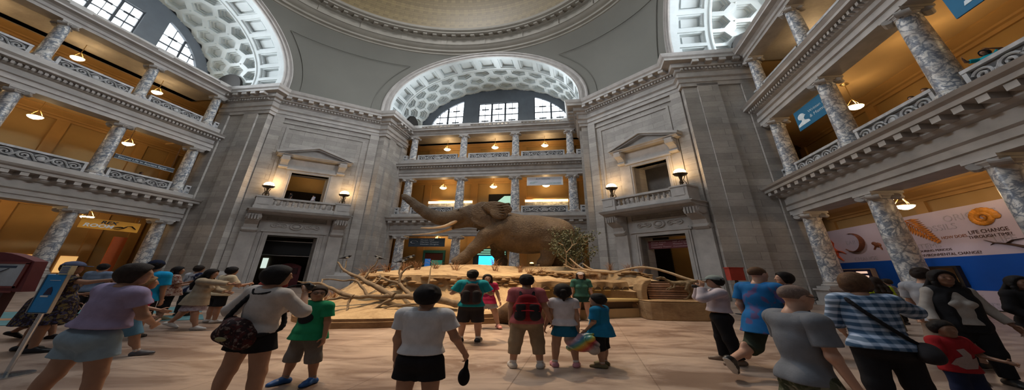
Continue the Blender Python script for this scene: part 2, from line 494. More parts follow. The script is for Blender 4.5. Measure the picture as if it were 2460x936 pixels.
# ================================================================ great arches, vaults, lunettes
ZC, RI, RO = 25.0, 7.7, 8.24
def arcp(t, r):
    """point of the stilted arch at t in 0..1, (a,z)"""
    st = ZC-23.5; tot = 2*st+PI*RI; s = t*tot
    if s < st: return (-r, 23.5+s)
    if s > tot-st: return (r, 23.5+tot-s)
    q = (s-st)/RI
    return (-r*cos(q), ZC+r*sin(q))
STOT = 2*(ZC-23.5)+PI*RI
SQB = 2.3
D0 = FV-R                                # depth of arch face in gallery frame
for side, fr in GAL.items():
    # archivolt on the arch face, moulded
    mb = MB(fr)
    prof = [(0, 0), (0, -.1), (.12, -.12), (.16, -.2), (.3, -.2), (.34, -.1), (.5, -.12), (.6, -.26), (.7, -.26), (.72, 0)]
    N = 64
    pts = []; fs = []
    for i in range(N+1):
        for p, q in prof:
            a, z = arcp(i/N, RI+p); pts.append((a, D0+q, z))
    n = len(prof)
    fs = [(i*n+k, i*n+k+1, (i+1)*n+k+1, (i+1)*n+k) for i in range(N) for k in range(n-1)]
    mb.add(pts, fs); trim(mb, M_TRIM)
    # band of square coffers
    mb = MB(fr)
    NC = 15
    def P(t, w, h): a, z = arcp(t, RI+h); return (a, D0+w, z)
    def sub(t0, t1, w0, w1, h0, h1, k0, k1):
        """frame ring from rectangle inset k0 at height h0 to inset k1 at height h1 (metres)"""
        T = 1/STOT
        A = [(t0+k0*T, w0+k0), (t1-k0*T, w0+k0), (t1-k0*T, w1-k0), (t0+k0*T, w1-k0)]
        B = [(t0+k1*T, w0+k1), (t1-k1*T, w0+k1), (t1-k1*T, w1-k1), (t0+k1*T, w1-k1)]
        m = 4
        for e in range(4):
            a0, a1, b0, b1 = A[e], A[(e+1) % 4], B[e], B[(e+1) % 4]
            pts = []
            for j in range(m+1):
                q = j/m
                pts.append(P(a0[0]+(a1[0]-a0[0])*q, a0[1]+(a1[1]-a0[1])*q, h0))
            for j in range(m+1):
                q = j/m
                pts.append(P(b0[0]+(b1[0]-b0[0])*q, b0[1]+(b1[1]-b0[1])*q, h1))
            mb.add(pts, [(j, j+1, m+2+j, m+1+j) for j in range(m)])
    for i in range(NC):
        t0, t1 = i/NC, (i+1)/NC
        w0, w1 = .18, SQB-.12
        sub(t0, t1, w0, w1, 0, 0, 0, .2); sub(t0, t1, w0, w1, 0, .1, .2, .22); sub(t0, t1, w0, w1, .1, .1, .22, .34)
        sub(t0, t1, w0, w1, .1, .42, .34, .40); sub(t0, t1, w0, w1, .42, .42, .40, .5); sub(t0, t1, w0, w1, .42, .34, .5, .52)
        T = 1/STOT
        mb.add([P(t0+.52*T, w0+.52, .34), P(t1-.52*T, w0+.52, .34), P(t1-.52*T, w1-.52, .34), P(t0+.52*T, w1-.52, .34)], [(0, 1, 2, 3)])
    for w0, w1, h0, h1 in ((-.02, .18, 0, 0), (SQB-.12, SQB-.04, 0, -.06), (SQB-.04, SQB+.06, -.06, -.06), (SQB+.06, SQB+.14, -.06, .1)):
        mb.grid(lambda x, y: P(x, w0+(w1-w0)*y, h0+(h1-h0)*y), 64, 1)
    mb.build('ceiling_%s_arch_band' % side, M_COFFER, kind='structure', recalc=False)
    # barrel vault with hexagonal coffers
    mb = MB(fr)
    NH = 16; sw = STOT/NH; rr = sw/math.sqrt(3); R2 = RI+.1
    hexv = [(sin(PI/3*k), cos(PI/3*k)) for k in range(6)]
    def H(s, w, h): a, z = arcp(min(1, max(0, s/STOT)), R2+h); return (a, D0+SQB+.1+w, z)
    VD = 3.0-D0-SQB+.25
    row = 0
    while row*1.5*rr < VD+rr:
        wc = row*1.5*rr+.35
        for i in range(-1, NH+1):
            sc = (i+.5)*sw+(sw/2 if row % 2 else 0)
            if sc < -sw*.2 or sc > STOT+sw*.2: continue
            rings = [(1.0, 0), (.77, 0), (.74, .2), (.64, .2), (.61, .4), (.51, .4), (.48, .56)]
            pts = [H(sc+x*rr*k, wc+y*rr*k, h) for k, h in rings for x, y in hexv]
            n = len(rings)
            mb.add(pts, [(j*6+k, j*6+(k+1) % 6, (j+1)*6+(k+1) % 6, (j+1)*6+k) for j in range(n-1) for k in range(6)]+[tuple((n-1)*6+k for k in range(6))])
            # stud between the coffers
            if row < 4:
                x0, y0 = sc, wc+rr
                mb.add([H(x0, y0-.09, 0), H(x0+.09, y0, 0), H(x0, y0+.09, 0), H(x0-.09, y0, 0), H(x0, y0, -.12)], [(0, 1, 4), (1, 2, 4), (2, 3, 4), (3, 0, 4)])
        row += 1
    mb.build('ceiling_%s_vault' % side, M_COFFER, kind='structure', recalc=False)
    # small dark side openings at the foot of the vault
    for sg in (-1, 1):
        mb = MB(fr)
        cc = (.85, 24.0)
        pl = [(cc[0]+1.3*cos(q*PI/12), cc[1]+2.45*sin(q*PI/12)) for q in range(13)]
        pts = [(sg*(R2-.24), d, z) for d, z in pl]+[(sg*(R2+.5), d, z) for d, z in pl]
        n = len(pl)
        mb.add(pts, [tuple(range(n)), tuple(range(n, 2*n))]+[(i, (i+1) % n, n+(i+1) % n, n+i) for i in range(n)])
        trim(mb, M_DARK)
    # lunette wall with three openings
    DW = 3.0
    def arc_at(a, r=R2+.1): return ZC+math.sqrt(max(0, r*r-a*a))
    mb = MB(fr)
    def colslab(a0, a1, zlo, zhi, n=6):
        for i in range(n):
            b0 = a0+(a1-a0)*i/n; b1 = a0+(a1-a0)*(i+1)/n
            lo = [zlo(b) if callable(zlo) else zlo for b in (b0, b1)]; hi = [zhi(b) if callable(zhi) else zhi for b in (b0, b1)]
            if hi[0] <= lo[0]+.01 and hi[1] <= lo[1]+.01: continue
            mb.slab([(b0, lo[0]), (b1, lo[1]), (b1, max(hi[1], lo[1]+.01)), (b0, max(hi[0], lo[0]+.01))], DW, DW+.5)
    inn = lambda a: ZC+math.sqrt(max(0, (R2-.95)**2-a*a))
    ZT = 30.1
    colslab(-2.0, 2.0, ZT, arc_at); colslab(-3.5, -2.0, 23, arc_at); colslab(2.0, 3.5, 23, arc_at)
    for sg in (-1, 1):
        xs = (3.5*sg, 6.75*sg)
        colslab(min(xs), max(xs), lambda a: max(23.2, inn(a)), arc_at, 14)
        xs = (6.75*sg, 7.85*sg); colslab(min(xs), max(xs), 23, arc_at, 6)
    mb.box(-7.8, 7.8, DW, DW+.5, 22.6, 23.2)
    mb.build('wall_%s_lunette' % side, M_FRAME, kind='structure')
    # the three windows: pane and muntins
    def win(idx, outline, a0, a1, zt, cols):
        mb = MB(fr); mb.slab(outline, DW+.28, DW+.32)
        w = mb.build('window_%s_%d' % (side, idx), M_FRAME, kind='structure')
        mb = MB(fr); mb.slab(outline, DW+.22, DW+.27)
        mb.build('pane', M_GLOW, w)
        mb = MB(fr)
        def top(a): return zt if zt else inn(a)
        wd = (a1-a0)/cols
        for i in range(cols+1):
            a = a0+wd*i; z1 = top(a)
            if z1 > 23.5: mb.box(a-.085, a+.085, DW+.12, DW+.22, 23.2, z1)
        for i in range(cols):
            a = a0+wd*(i+.5); z1 = top(a); mb.box(a-.025, a+.025, DW+.15, DW+.22, 23.2, z1)
        z = 23.2; k = 0
        while z < (zt or 30.0):
            b0, b1 = a0, a1
            if not zt:
                h = R2-.95; lim = math.sqrt(max(0, h*h-(z-ZC)**2)) if z > ZC else h
                if a0 > 0: b1 = min(a1, lim)
                else: b0 = max(a0, -lim)
            if b1 > b0:
                e = .075 if k % 2 == 0 else .03
                mb.box(b0, b1, DW+.13, DW+.22, z-e, z+e)
                if k % 2:
                    for i in range(cols):
                        a = a0+wd*(i+.5)
                        if b0 < a < b1: mb.slab([(a-.34, z-.12), (a+.34, z-.12), (a+.34, z+.12), (a-.34, z+.12)], DW+.16, DW+.2)
            z += 1.15; k += 1
        mb.build('muntins', M_IRON, w)
    win(1, [(-2, 23.2), (2, 23.2), (2, ZT), (-2, ZT)], -2, 2, ZT, 3)
    for idx, sg in ((2, -1), (3, 1)):
        xs = [3.5+(6.75-3.5)*i/12 for i in range(13)]
        pl = [(sg*3.5, 23.2)]+[(sg*x, max(23.21, inn(x))) for x in xs]+[(sg*6.75, 23.2)]
        win(idx, pl, min(3.5*sg, 6.75*sg), max(3.5*sg, 6.75*sg), 0, 2)
    mb = MB(fr)                          # roof over the third gallery, foot of the vault
    mb.box(-WA, WA, .3, DW+.6, 22.6, 22.75)
    mb.build('ceiling_%s_roof' % side, M_STONE2, kind='structure')

# pendentives
ring_r, ring_z = 13.5, ZC+RO+.1
mb = MB()
for sg in (1, -1):
    def pend(x, y, sg=sg):
        th = y*PI/2
        z = 23.5+(ring_z-23.5)*y
        h = min(1, max(0, (z-ZC)/RO)); xa = RO*math.sqrt(1-h*h)
        if z < ZC: xa = RO
        f0 = math.atan2(FV, xa); f1 = math.atan2(xa, FV)
        ph = f0+(f1-f0)*x
        rc = (S+.1)/(cos(ph)+sin(ph)); re = math.hypot(FV, xa)
        # keep on the arch faces at both ends, swell to the ring at the top
        w = (1-h*.0)*(1-y)**1.2
        r = rc*w+re*(1-w)
        e = 4*x*(1-x)
        r = re+(r-re)*e
        return (sg*r*cos(ph), r*sin(ph), z)
    def pend2(x, y):
        y = 1-(1-y)**2.2 if y > 0 else 0
        return pend(x, y)
    mb.grid(pend2, 40, 40)
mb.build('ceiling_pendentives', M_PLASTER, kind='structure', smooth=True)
# recessed panel outline on each pendentive
mb = MB()
for sg in (1, -1):
    def pp(x, y):
        q = pend(x, y, sg); l = math.hypot(q[0], q[1]); k = (l-.06)/l
        return (q[0]*k, q[1]*k, q[2])
    ln = [(.14+.72*i/20, .05) for i in range(21)]+[(.86+.02*i/20, .05+.77*i/20) for i in range(1, 21)]+[(.88-.76*i/20, .82) for i in range(1, 21)]+[(.12+.02*i/20, .82-.77*i/20) for i in range(1, 21)]
    mb.tube([pp(x, y) for x, y in ln], .03, 6)
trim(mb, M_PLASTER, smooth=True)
# ring entablature and dome
mb = MB()
mb.lathe([(13.55, ring_z-.05), (13.4, ring_z), (13.4, ring_z+.3), (13.2, ring_z+.36), (13.2, ring_z+.7), (12.95, ring_z+.85), (12.8, ring_z+1.15),
          (12.72, ring_z+1.15), (12.72, ring_z+1.25), (12.9, ring_z+1.28), (12.85, ring_z+2.3), (12.6, ring_z+2.36), (12.6, ring_z+2.6), (12.1, ring_z+2.66), (12.1, ring_z+2.9), (11.9, ring_z+3.0),
          (11.82, ring_z+3.3), (12.3, ring_z+3.45)], n=128, cap=False)
for k in range(96):
    q = 2*PI*k/96
    if sin(q) < -.35: continue
    ca, sa = cos(q), sin(q)
    def bl(r0, r1, hw, z0, z1):
        mb.prism([(r0*ca-hw*sa, r0*sa+hw*ca), (r1*ca-hw*sa, r1*sa+hw*ca), (r1*ca+hw*sa, r1*sa-hw*ca), (r0*ca+hw*sa, r0*sa-hw*ca)], z0, z1)
    bl(12.25, 12.62, .17, ring_z+2.38, ring_z+2.62)
    if k % 4 == 0: bl(12.78, 12.95, .22, ring_z+1.28, ring_z+2.3)
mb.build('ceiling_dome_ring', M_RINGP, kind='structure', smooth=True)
mb = MB()
prof = [(12.3*cos(q*PI/2/20)+0.001, ring_z+3.4+11*sin(q*PI/2/20)) for q in range(19)]
mb.lathe(prof, n=96, cap=False)
mb.build('ceiling_dome', M_DOME, kind='structure', smooth=True)

# ================================================================ columns
def column(z0, z1, r, ped):
    loc = (0, 0, z0)
    t = thing('column', loc, 'x', 'column')
    zb = z0+ped
    if ped:
        mb = MB(fI); q = r*1.45
        mb.box(-q, q, -q, q, 0, ped-.12); mb.box(-q-.06, q+.06, -q-.06, q+.06, ped-.12, ped); mb.box(-q-.08, q+.08, -q-.08, q+.08, 0, .25)
        mb.plan = False; mb.v = [aff(p, z0) for p in mb.v]; mb.build('pedestal', M_TRIM, t)
    mb = MB(fI); q = r*1.3
    mb.box(-q, q, -q, q, ped, ped+.16)
    mb.lathe([(r*1.28, ped+.16), (r*1.32, ped+.24), (r*1.18, ped+.32), (r*1.08, ped+.34), (r*1.12, ped+.42), (r*1.02, ped+.48)], n=24)
    mb.plan = False; mb.v = [aff(p, z0) for p in mb.v]; mb.build('base', M_MARBLE if not ped else M_TRIM, t, smooth=False)
    h = z1-z0; ch = r*1.15
    mb = MB(fI)
    mb.lathe([(r*1.02, ped+.48)]+[(r*(1-.14*(k/10)**1.6), ped+.5+(h-ch-ped-.52)*k/10) for k in range(11)]+[(r*.93, h-ch+.02)], n=28)
    mb.plan = False; mb.v = [aff(p, z0) for p in mb.v]; mb.build('shaft', M_MARBLE, t, smooth=True)
    mb = MB(fI)
    mb.lathe([(r*.86, h-ch), (r*.98, h-ch+.05), (r*.98, h-ch+.1), (r*1.15, h-ch+.22), (r*1.05, h-ch+.34)], n=24)
    for sx in (-1, 1):
        for sy in (-1, 1):                # four corner volutes
            cx, cy = sx*r*.86, sy*r*.86
            mb.tube([(cx-.14*sx+sx*.02, cy+.14*sy-.02*sy, h-.3), (cx+.14*sx, cy-.14*sy, h-.3)], .16*r/.42, 12)
    q = r*1.25
    mb.box(-q, q, -q, q, h-.14, h)
    mb.box(-q*.92, q*.92, -q*.92, q*.92, h-.24, h-.14)
    mb.plan = False; mb.v = [aff(p, z0) for p in mb.v]; mb.build('capital', M_TRIM, t)
    return t
def aff(p, z0):
    return (p[0]*UX+p[1]*VX, p[0]*UY+p[1]*VY, p[2]+z0)
FLO = {1: 'ground', 2: 'second', 3: 'top'}
SPEC = {1: (0, Z1T, .39, 1.1), 2: (Z2B, Z2T, .36, 0), 3: (Z3B, Z3T, .31, 0)}
ORD = {'front': {-6.75: 'leftmost', -2.25: 'second from left', 2.25: 'third from left', 6.75: 'rightmost'},
       'left': {6.75: 'nearest the corner pier', 2.25: 'second from the corner pier', -2.25: 'third from the corner pier'},
       'right': {-6.75: 'nearest the corner pier', -2.25: 'second from the corner pier', 2.25: 'third from the corner pier'}}
protos = {}
for lev, sp in SPEC.items():
    for side, fr in GAL.items():
        for a, wd in ORD[side].items():
            w = W(*fr(a, 0, sp[0]))
            if lev not in protos:
                c = column(*sp); protos[lev] = c
                c.location = w; OFF[c.name] = np.array(w)
                for ch in c.children: OFF[ch.name] = np.array(w)
            else:
                p = protos[lev]; c = dup(p, np.array(w)-OFF[p.name])
            tag(c, 'veined grey marble column, %s floor of the %s gallery, %s' % (FLO[lev], SIDE_WORD[side], wd), 'column', 'marble columns of the %s gallery' % SIDE_WORD[side])

# ================================================================ carved railing panels between the columns
M_RAIL = mat('carved_grey_marble', (.42, .42, .42), .5, .3, 2.5, bmp=.4)
M_RAILB = mat('rail_back', (.15, .15, .155), .7, .3, 3)
def spiral(cx, cz, r0, turns, sgn, ph, n=26):
    return [(cx+sgn*r0*(1-.86*i/n)*cos(ph+turns*2*PI*i/n), 0, cz+r0*(1-.86*i/n)*sin(ph+turns*2*PI*i/n)) for i in range(n+1)]
def rail_panel(fr, side, a, lev, w, label):
    zb = {2: Z2B, 3: Z3B}[lev]; h = 1.05 if lev == 2 else .95
    t = thing('railing_panel', W(*fr(a, 0, zb)), label, 'railing', 'carved railing panels of the %s gallery' % SIDE_WORD[side])
    mb = MB(fr)
    mb.box(a-w, a+w, -.14, .14, zb+h-.16, zb+h); mb.box(a-w, a+w, -.12, .12, zb, zb+.12)
    mb.box(a-w, a-w+.14, -.12, .12, zb, zb+h-.16); mb.box(a+w-.14, a+w, -.12, .12, zb, zb+h-.16)
    mb.build('frame', M_RAIL, t)
    mb = MB(fr); mb.box(a-w+.1, a+w-.1, -.02, .05, zb+.1, zb+h-.14); mb.build('backing', M_RAILB, t)
    mb = MB(fr)
    n = max(1, int((2*w-.3)/.62)); st = (2*w-.3)/n; zc = zb+h/2-.02; r = min(.3, st*.46)
    for i in range(n):
        x = a-w+.15+st*(i+.5); sg = 1 if i % 2 else -1
        mb.tube([(p[0], -.07, p[2]) for p in spiral(x, zc, r, 1.6, sg, .3)], [.055]*20+[.045]*7, 6)
        if i < n-1:
            mb.tube([(x+r*.6, -.06, zc+sg*.24), (x+st*.5, -.06, zc+sg*.02), (x+st-r*.6, -.06, zc-sg*.24)], .05, 6)
        for k in range(3):
            q = k*2.1+i
            mb.ball((x+r*.95*cos(q), -.06, zc+r*.95*sin(q)), (.09, .04, .06), 8, 5)
    mb.ball((a, -.07, zc), (.16, .05, .2), 10, 6)
    mb.build('scrollwork', M_RAIL, t, smooth=True)
    return t
for side, fr in GAL.items():
    for lev in (2, 3):
        cen = {'front': (-4.5, 0, 4.5), 'left': (4.5, 0, -4.5), 'right': (-4.5, 0, 4.5)}[side]
        wds = {'front': ('left bay', 'middle bay', 'right bay')}.get(side, ('bay nearest the corner pier', 'middle bay', 'third bay from the corner pier'))
        base = None
        for a, wd in zip(cen, wds):
            lb = 'carved grey marble railing, %s of the %s gallery, %s floor' % (wd, SIDE_WORD[side], FLO[lev])
            if base is None: base = rail_panel(fr, side, a, lev, BAY/2-.48, lb); a0 = a
            else:
                c = dup(base, np.array(W(*fr(a, 0, 0)))-np.array(W(*fr(a0, 0, 0)))); tag(c, lb)
        for a, wd in (((-7.43, 'left end'), (7.43, 'right end')) if side == 'front' else (((7.43, 'corner end'),) if side == 'left' else ((-7.43, 'corner end'),))):
            rail_panel(fr, side, a, lev, .24, 'short carved railing at the %s of the %s gallery, %s floor' % (wd, SIDE_WORD[side], FLO[lev]))

# ================================================================ top balustrades under the lunettes
for side, fr in GAL.items():
    t = thing('balustrade', W(*fr(0, 0, 22.98)), 'low stone balustrade under the lunette window above the %s gallery' % SIDE_WORD[side], 'balustrade')
    mb = MB(fr); mb.box(-WA, WA, -.2, .2, 22.98, 23.12); mb.build('plinth', M_TRIM, t)
    mb = MB(fr); mb.box(-WA, WA, -.22, .22, 23.72, 23.92); mb.build('handrail', M_TRIM, t)
    b0 = None
    for a in (-6.75, -2.25, 2.25, 6.75):
        mb = MB(fr); mb.box(a-.5, a+.5, -.24, .24, 23.1, 23.95); mb.build('pier', M_TRIM, t)
    for c in (-4.5, 0, 4.5):
        for k in range(10):
            a = c-1.58+k*.351
            if b0 is None:
                mb = MB(lambda x, y, z, a=a, fr=fr: fr(a+x, y, z)).lathe([(.09, 23.12), (.06, 23.2), (.12, 23.4), (.06, 23.6), (.1, 23.72)], n=8)
                b0 = mb.build('baluster', M_TRIM, t); a0 = a
            else:
                o = b0.copy(); COL.objects.link(o); o.parent = t
                o.location = Vector(W(*fr(a, 0, 0)))-Vector(W(*fr(a0, 0, 0))); OFF[o.name] = OFF[t.name]
# ================================================================ doors, windows and balconies of the diagonal walls
SWD = {'left': 'left', 'right': 'right'}
for side, fr in DIAG.items():
    c = CEN[side]
    X = lambda a, d, z, c=c, fr=fr: fr(c+a, d, z)
    # ---- doorway with frieze and scroll brackets
    mb = MB(X)
    for sg in (-1, 1):
        mb.box(*sorted((sg*1.45, sg*1.78)), -.16, .5, 0, 5.83); mb.box(*sorted((sg*1.56, sg*1.68)), -.2, 0, 0, 5.7)
    mb.box(-1.45, 1.45, -.16, .5, 5.5, 5.83); mb.box(-1.9, 1.9, -.24, 0, 5.83, 6.02)
    door = mb.build('door_%s' % side, M_TRIM, kind='structure')
    mb = MB(X); mb.box(-1.8, 1.8, -.1, 0, 6.02, 7.1); mb.box(-1.7, 1.7, -.16, 0, 6.02, 6.12); mb.box(-1.7, 1.7, -.16, 0, 7.0, 7.1)
    for sg in (-1, 1): mb.box(*sorted((sg*1.8, sg*2.1)), -.1, 0, 0, 7.65); mb.box(*sorted((sg*2.1, sg*2.98)), -.3, 0, 0, 5.75)
    mb.build('frieze', M_TRIM, door)
    mb = MB(X)
    mb.tube([(.33*cos(2*PI*k/20), -.13, 6.56+.33*sin(2*PI*k/20)) for k in range(21)], .075, 8); mb.ball((0, -.1, 6.56), (.24, .1, .24))
    for sg in (-1, 1):
        for x0, r in ((.72, .26), (1.22, .28)):
            mb.tube([(sg*x0+p[0], -.13, p[2]) for p in spiral(0, 6.56, r, 1.5, sg if r < .27 else -sg, .4)], .05, 6)
        mb.ball((sg*1.0, -.12, 6.56), (.2, .06, .12))
    mb.build('carved_scroll', M_TRIM, door, smooth=True)
    for sg in (-1, 1):
        mb = MB(X)
        a0, a1 = sorted((sg*2.18, sg*2.92))
        pf = [(0, 5.7), (-.35, 5.7), (-.5, 5.9), (-.42, 6.15), (-.5, 6.5), (-.85, 6.8), (-1.05, 7.15), (-1.05, 7.5), (-1.12, 7.65), (0, 7.65)]
        mb.run([(q, z) for q, z in pf], a0, a1)
        mb.tube([(a0-.06, -.72, 7.25), (a1+.06, -.72, 7.25)], .3, 14); mb.tube([(a0-.06, -.24, 5.98), (a1+.06, -.24, 5.98)], .22, 14)
        for k in range(4): mb.box(a0+.08+k*.16, a0+.16+k*.16, -1.16, -1.0, 6.95, 7.5)
        mb.build('bracket', M_TRIM, door)
    # ---- balcony
    t = thing('balcony', W(*X(0, 0, 7.65)), 'stone balcony with balusters above the doorway of the %s diagonal wall' % SWD[side], 'balcony')
    mb = MB(X)
    mb.run([(0, 7.65), (-1.2, 7.65), (-1.26, 7.75), (-1.45, 7.8), (-1.55, 7.98), (-1.55, 8.06), (-1.4, 8.1), (0, 8.1)], -2.95, 2.95)
    mb.box(-3.05, 3.05, -1.55, 0, 7.98, 8.06)
    mb.build('ledge', M_TRIM, t)
    mb = MB(X); mb.box(-1.86, 1.86, -1.28, -.98, 8.1, 8.52); mb.build('plinth', M_TRIM, t)
    mb = MB(X); mb.box(-1.86, 1.86, -1.32, -.94, 9.22, 9.42); mb.build('handrail', M_TRIM, t)
    for sg in (-1, 1):
        mb = MB(X); a0, a1 = sorted((sg*1.86, sg*2.78))
        mb.box(a0, a1, -1.34, -.42, 8.1, 9.42); mb.box(a0-.05, a1+.05, -1.39, -.37, 9.34, 9.48); mb.box(a0-.04, a1+.04, -1.38, -.38, 8.1, 8.4)
        mb.box(a0+.15, a1-.15, -1.37, -1.3, 8.55, 9.2)
        mb.box(*sorted((sg*2.35, sg*2.7)), -.42, 0, 8.1, 9.42)
        mb.build('pier', M_TRIM, t)
    b0 = None
    for k in range(11):
        a = -1.68+k*.336
        if b0 is None:
            mb = MB(lambda x, y, z, a=a: X(a+x, y-1.13, z)).lathe([(.1, 8.52), (.1, 8.57), (.05, 8.64), (.105, 8.82), (.06, 9.05), (.055, 9.1), (.1, 9.16), (.1, 9.22)], n=10)
            b0 = mb.build('baluster', M_TRIM, t, smooth=True); a00 = a
        else:
            o = b0.copy(); COL.objects.link(o); o.parent = t; OFF[o.name] = OFF[t.name]
            o.location = Vector(W(*X(a, 0, 0)))-Vector(W(*X(a00, 0, 0)))
    # ---- pedimented window
    mb = MB(X)
    for sg in (-1, 1):
        mb.box(*sorted((sg*1.2, sg*1.52)), -.16, .5, 8.1, 13.25); mb.box(*sorted((sg*1.3, sg*1.42)), -.2, 0, 8.1, 13.1)
        mb.box(*sorted((sg*1.52, sg*2.15)), -.1, 0, 8.1, 14.8)
    mb.box(-1.2, 1.2, -.16, .5, 12.95, 13.25); mb.box(-1.62, 1.62, -.26, 0, 13.25, 13.42); mb.box(-1.55, 1.55, -.08, 0, 13.42, 14.8)
    win = mb.build('window_%s_diagonal' % side, M_TRIM, kind='structure')
    for sg in (-1, 1):
        a0, a1 = sorted((sg*1.62, sg*2.1))
        mb = MB(X).run([(0, 13.35), (-.25, 13.35), (-.35, 13.5), (-.25, 13.7), (-.35, 14.0), (-.6, 14.3), (-.65, 14.6), (-.65, 14.8), (0, 14.8)], a0, a1)
        mb.tube([(a0-.04, -.42, 14.45), (a1+.04, -.42, 14.45)], .2, 12); mb.tube([(a0-.04, -.2, 13.52), (a1+.04, -.2, 13.52)], .14, 12)
        mb.build('bracket', M_TRIM, win)
    mb = MB(X)
    mb.run([(0, 14.8), (-.5, 14.8), (-.54, 14.9), (-.62, 14.94), (-.66, 15.04), (0, 15.06)], -2.42, 2.42)
    for sg in (-1, 1):
        pl = [(sg*2.5, 15.06), (0, 16.28), (0, 16.55), (sg*2.55, 15.32)]
        mb.slab(pl if sg > 0 else pl[::-1], -.66, 0)
        pl = [(sg*2.2, 15.06), (0, 16.14), (0, 16.3), (sg*2.5, 15.08)]
        mb.slab(pl if sg > 0 else pl[::-1], -.5, 0)
    mb.slab([(-2.3, 15.1), (2.3, 15.1), (0, 16.2)], -.18, 0)
    mb.build('pediment', M_TRIM, win)
    # ---- torch lamps on the balcony piers
    for sg, wd in ((-1, 'left'), (1, 'right')):
        b = (sg*2.32, -.9)
        base = W(*X(b[0], b[1], 9.48))
        t = thing('torch_lamp', base, 'lit bronze torch lamp on the %s pier of the %s balcony' % (wd, SWD[side]), 'lamp', 'torch lamps on the balconies')
        Y = lambda x, y, z, b=b: X(b[0]+x, b[1]+y, 9.48+z)
        mb = MB(Y).lathe([(.2, 0), (.2, .08), (.08, .14), (.06, .3), (.12, .4), (.07, .5), (.06, .8), (.1, .95), (.08, 1.0)], n=14)
        for k in range(3):
            q = 2*PI*k/3+.5
            mb.tube([(.18*cos(q), .18*sin(q), .05), (.2*cos(q), .2*sin(q), .35), (.1*cos(q), .1*sin(q), .6), (.2*cos(q), .2*sin(q), 1.0)], .025, 6)
        mb.build('stem', M_BRONZE, t, smooth=True)
        mb = MB(Y).lathe([(.05, .98), (.3, 1.08), (.36, 1.2), (.38, 1.24), (.3, 1.24)], n=18); mb.build('dish', M_BRONZE, t, smooth=True)
        mb = MB(Y).lathe([(.24, 1.24), (.3, 1.34), (.3, 1.48), (.22, 1.62), (.1, 1.7), (.02, 1.72)], n=16); mb.build('glass_shade', M_FLAME, t, smooth=True)

# what stands in the doorways
M_MAROON = mat('maroon_board', (.13, .018, .022), .5, .15, 3)
M_MAR_TXT = mat('pale_pink_lettering', (.55, .38, .38), .6, .05)
fr = fDR; c = CEN['right']
t = thing('direction_sign', W(*fr(.75, .6, 4.35)), 'maroon direction sign with pale lettering hung in the right diagonal doorway', 'sign')
MB(fr).box(-.62, 2.22, .6, .66, 4.34, 5.1).build('board', M_MAROON, t)
MB(fr).box(-.62, 2.22, .56, .7, 5.1, 5.16).build('frame', mat('pale_frame', (.35, .3, .27), .5), t)
for k, (s1, s2) in enumerate((('African Voices', 'Hall of Mammals'), ('Ocean Hall', 'Museum Stores'), ('Discovery Theater', 'Constitution Ave'))):
    z = 4.9-k*.22
    text(fr, s1, -.45, .595, z, .17, M_MAR_TXT, 'lettering', t); text(fr, s2, .95, .595, z, .17, M_MAR_TXT, 'lettering', t)
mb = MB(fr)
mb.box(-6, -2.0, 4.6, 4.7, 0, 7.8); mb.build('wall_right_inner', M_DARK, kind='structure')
mb = MB(fr); mb.box(-6, 4.2, 5.2, 5.3, 0, 7.8); mb.build('wall_right_passage', M_OCHRE, kind='structure')
fr = fDL; c = CEN['left']
t = thing('hall_screen', W(*fr(c, 1.3, 4.0)), 'wide black screen between chrome rails in the left diagonal doorway', 'screen')
MB(fr).box(c-1.9, c+1.9, 1.25, 1.4, 3.55, 5.05).build('panel', mat('black_panel', (.006, .005, .005), .4), t)
for z in (5.05, 3.45):
    MB(fr).tube([(c-1.95, 1.2, z), (c+1.95, 1.2, z)], .05, 8).build('rail', mat('chrome', (.6, .6, .6), .2, metal=1), t)
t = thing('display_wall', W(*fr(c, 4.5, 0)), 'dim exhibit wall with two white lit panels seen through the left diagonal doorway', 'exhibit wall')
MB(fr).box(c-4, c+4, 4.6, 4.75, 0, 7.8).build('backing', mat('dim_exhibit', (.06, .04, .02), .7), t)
for a0, a1 in ((-2.5, -2.3), (-.9, -.55)):
    MB(fr).box(c+a0, c+a1, 4.5, 4.6, 2.1, 3.3).build('lit_panel', emat('white_light_panel', (.8, .95, .85), .8), t)
t = thing('ticket_booth', W(*fr(c+.6, 3, 0)), 'maroon arched booth standing beyond the left diagonal doorway', 'booth')
mb = MB(fr); mb.slab([(c-.1+1.5*i/12, 0 if 0 else 2.35+.35*sin(PI*i/12)) for i in range(13)]+[(c+1.4, 0), (c-.1, 0)], 2.6, 3.4); mb.build('body', M_MAROON, t)
MB(fr).box(c+.1, c+1.2, 2.55, 2.6, 1.5, 2.15).build('plaque', mat('dark_plaque', (.05, .01, .012), .4), t)

# ================================================================ pendant bowl lamps in the galleries
LZ = {1: 6.2, 2: 14.1, 3: 20.7}; CZ = {1: 8.05, 2: 16.45, 3: 22.75}
def pendant(fr, a, lev):
    z = LZ[lev]; X = lambda x, y, q: fr(a+x, 2.2+y, z+q)
    t = thing('pendant_lamp', W(*X(0, 0, 0)), 'x', 'lamp')
    mb = MB(X).lathe([(.03, -.01), (.08, 0), (.19, .07), (.28, .17), (.31, .27), (.29, .28), (.26, .2)], n=22)
    mb.build('bowl', M_BOWL, t, smooth=True)
    mb = MB(X).lathe([(.305, .25), (.33, .25), (.33, .30), (.305, .30), (.305, .25)], n=22, cap=False).build('rim', M_BRASS, t)
    for k in range(3):
        q = 2*PI*k/3
        MB(X).tube([(.31*cos(q), .31*sin(q), .29), (.05*cos(q), .05*sin(q), .85)], .018, 6).build('chain', M_BRASS, t)
    h = CZ[lev]-z
    MB(X).tube([(0, 0, .85), (0, 0, h-.08)], .02, 6).build('rod', M_BRASS, t)
    MB(X).lathe([(.05, h-.14), (.16, h-.06), (.18, h)], n=14).build('ceiling_rose', M_BRASS, t)
    return t
LAMPS = []
